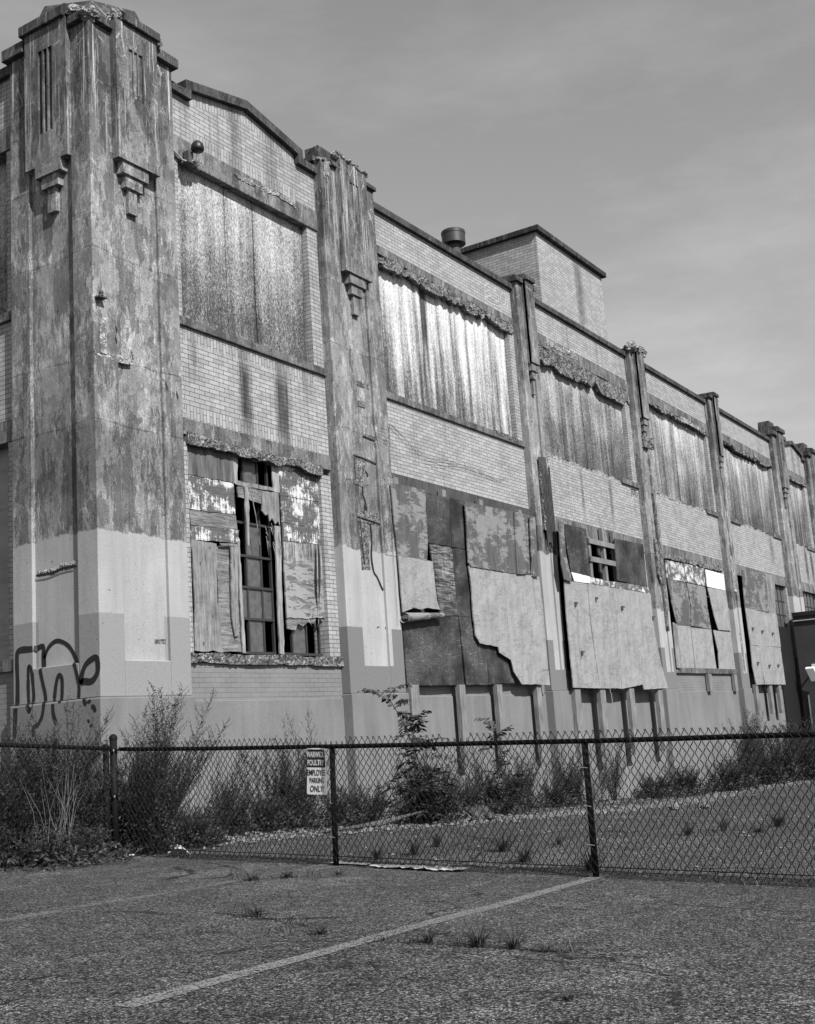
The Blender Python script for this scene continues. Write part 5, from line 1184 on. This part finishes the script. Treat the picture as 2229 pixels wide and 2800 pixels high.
# ------------------------------------------------------------------ rubble and litter
rr = random.Random(21); mb = MB()
def pebble(mb, x, y, s):
    z = gz2(x, y); k = [rr.uniform(.6, 1.3) for _ in range(6)]; a = rr.uniform(0, 3.14); c_, s_ = math.cos(a), math.sin(a); V_ = []
    for (dx, dy, dz), q in zip(((1, 0, .1), (0, 1, .1), (-1, 0, .1), (0, -1, .1), (.1, .1, .9), (0, 0, -.5)), k): V_.append((x+s*q*(dx*c_-dy*s_), y+s*q*(dx*s_+dy*c_), z+s*.6*q*dz+s*.15))
    for f in ((0, 1, 4), (1, 2, 4), (2, 3, 4), (3, 0, 4)): mb.face([V_[i] for i in f], [(0, 0)]*3)
GX = [10.4, 10.95, 12.7, 15.5, 18.3, 23.5, 28, 36]; GY = [10.5, 10.2, 9.0, 8.65, 8.5, 8.55, 9.3, 9.6]
for k in range(5200):
    x = 10.4+(36-10.4)*rr.random()**1.5; e = interp(x, GX, GY); y = e+rr.gauss(.12, .28) if rr.random() < .7 else rr.uniform(e, 10.8)
    if y > 10.8: continue
    pebble(mb, x, y, rr.choice((.008, .012, .016, .022, .035, .05))*rr.uniform(.7, 1.3))
for k in range(900):
    x = rr.uniform(10.0, 24); y = rr.uniform(3.0, 8.8); pebble(mb, x, y, rr.choice((.006, .01, .014, .02, .03)))
for k in range(260):
    x = rr.uniform(4, 9.7); y = rr.uniform(1.5, 9); pebble(mb, x, y, rr.choice((.003, .005, .008)))
for k in range(160):
    x = rr.uniform(8.2, 10.2); y = 10.0+rr.gauss(-.12, .12); pebble(mb, x, y, rr.choice((.006, .01, .018)))
struct(mb.build('gravel', M['stone']), 'stuff')
def rock(x, y, r, sd, lab, mat='rock', flat=1.):
    mb = MB(); rough_lump(mb, (0, 0, r[2]*.45), r, sd, 18, flat); o = mb.build('rock', M[mat]); o.location = (x, y, gz2(x, y)); tag(o, lab, 'rock', 'chunks of rubble by the wall')
rock(15.5, 8.87, (.2, .2, .15), 3, 'big dark boulder lying in the pale gravel below the taller sapling'); rock(15.15, 9.0, (.16, .14, .1), 5, 'pale rock beside the big dark boulder', 'stone'); rock(14.9, 9.0, (.1, .1, .08), 8, 'small pale rock left of the two bigger rocks', 'stone')
rock(29.4, 10.55, (.35, .2, .3), 12, 'tall pale rubble chunk leaning on the bare wall foot', 'stone'); rock(28.4, 10.5, (.3, .2, .25), 14, 'pale rubble chunk left of the tall one at the bare wall foot', 'stone'); rock(10.9, 10.45, (.12, .1, .08), 15, 'pale rubble chunk right of the biggest feathery weed', 'stone'); rock(17.2, 8.4, (.08, .07, .05), 16, 'small pale stone alone in the lot behind the fence', 'stone')
rock(20.2, 7.7, (.12, .1, .07), 18, 'pale stone out in the lot behind the right hand fence post', 'stone'); rock(20.9, 7.4, (.09, .1, .06), 19, 'smaller pale stone right of the one in the lot behind the right hand post', 'stone')
def sheet(name, x0, x1, y0, y1, amp, seed, lab, cat, mat, nx=26, ny=10):
    mb = MB(); G = []
    for i in range(nx+1):
        row = []
        for j in range(ny+1):
            u, v = i/nx, j/ny; x = x0+(x1-x0)*u+.05*N3(u*3, v, seed, 2); y = y0+(y1-y0)*v+.04*N3(u, v*3, seed+5, 2); row.append((x, y, gz2(x, y)+.012+amp*abs(N3(x, y, seed, 7))+amp*.5*abs(N3(x, y, seed, 17))))
        G.append(row)
    for i in range(nx):
        for j in range(ny): mb.face([G[i][j], G[i+1][j], G[i+1][j+1], G[i][j+1]])
    return tag(mb.build(name, M[mat], smooth=True), lab, cat)
sheet('plastic_scrap', 9.74, 9.95, 5.85, 6.85, .035, 3, 'long crumpled scrap of pale plastic lying under the fence', 'litter', 'plastic', 10, 40)
sheet('plastic_scrap', 9.86, 10.0, 7.0, 7.45, .012, 8, 'flat pale scrap around the foot of the sign post', 'litter', 'plastic', 8, 16)
sheet('paper_scrap', 9.9, 10.04, 9.45, 9.68, .12, 5, 'torn white paper scrap by the fence right of the biggest feathery weed', 'litter', 'white', 10, 12)
sheet('paper_scrap', 9.7, 9.8, 10.02, 10.16, .06, 15, 'white paper scrap at the foot of the corner posts', 'litter', 'white', 8, 8)
t = tag((lambda m: (m.tube([(9.82, 5.98, gz(9.82, 5.98)), (9.85, 6.1, gz(9.82, 6)+.33)], .007, 5), m)[1])(MB()).build('stick', M['dry']), 'pale stick leaning on the fence wire above the plastic scrap', 'stick')
mb = MB()
for k in range(9): y = 9.35-.03*k; mb.tube([(12.2+.12*k, y, gz(12.2+.12*k, y)+.03), (13.0+.14*k, y-.16, gz(13, y)+.05+.01*k)], .012, 5)
tag(mb.build('brushwood', M['darkwood']), 'flat pile of dark sticks behind the sign post', 'brushwood')
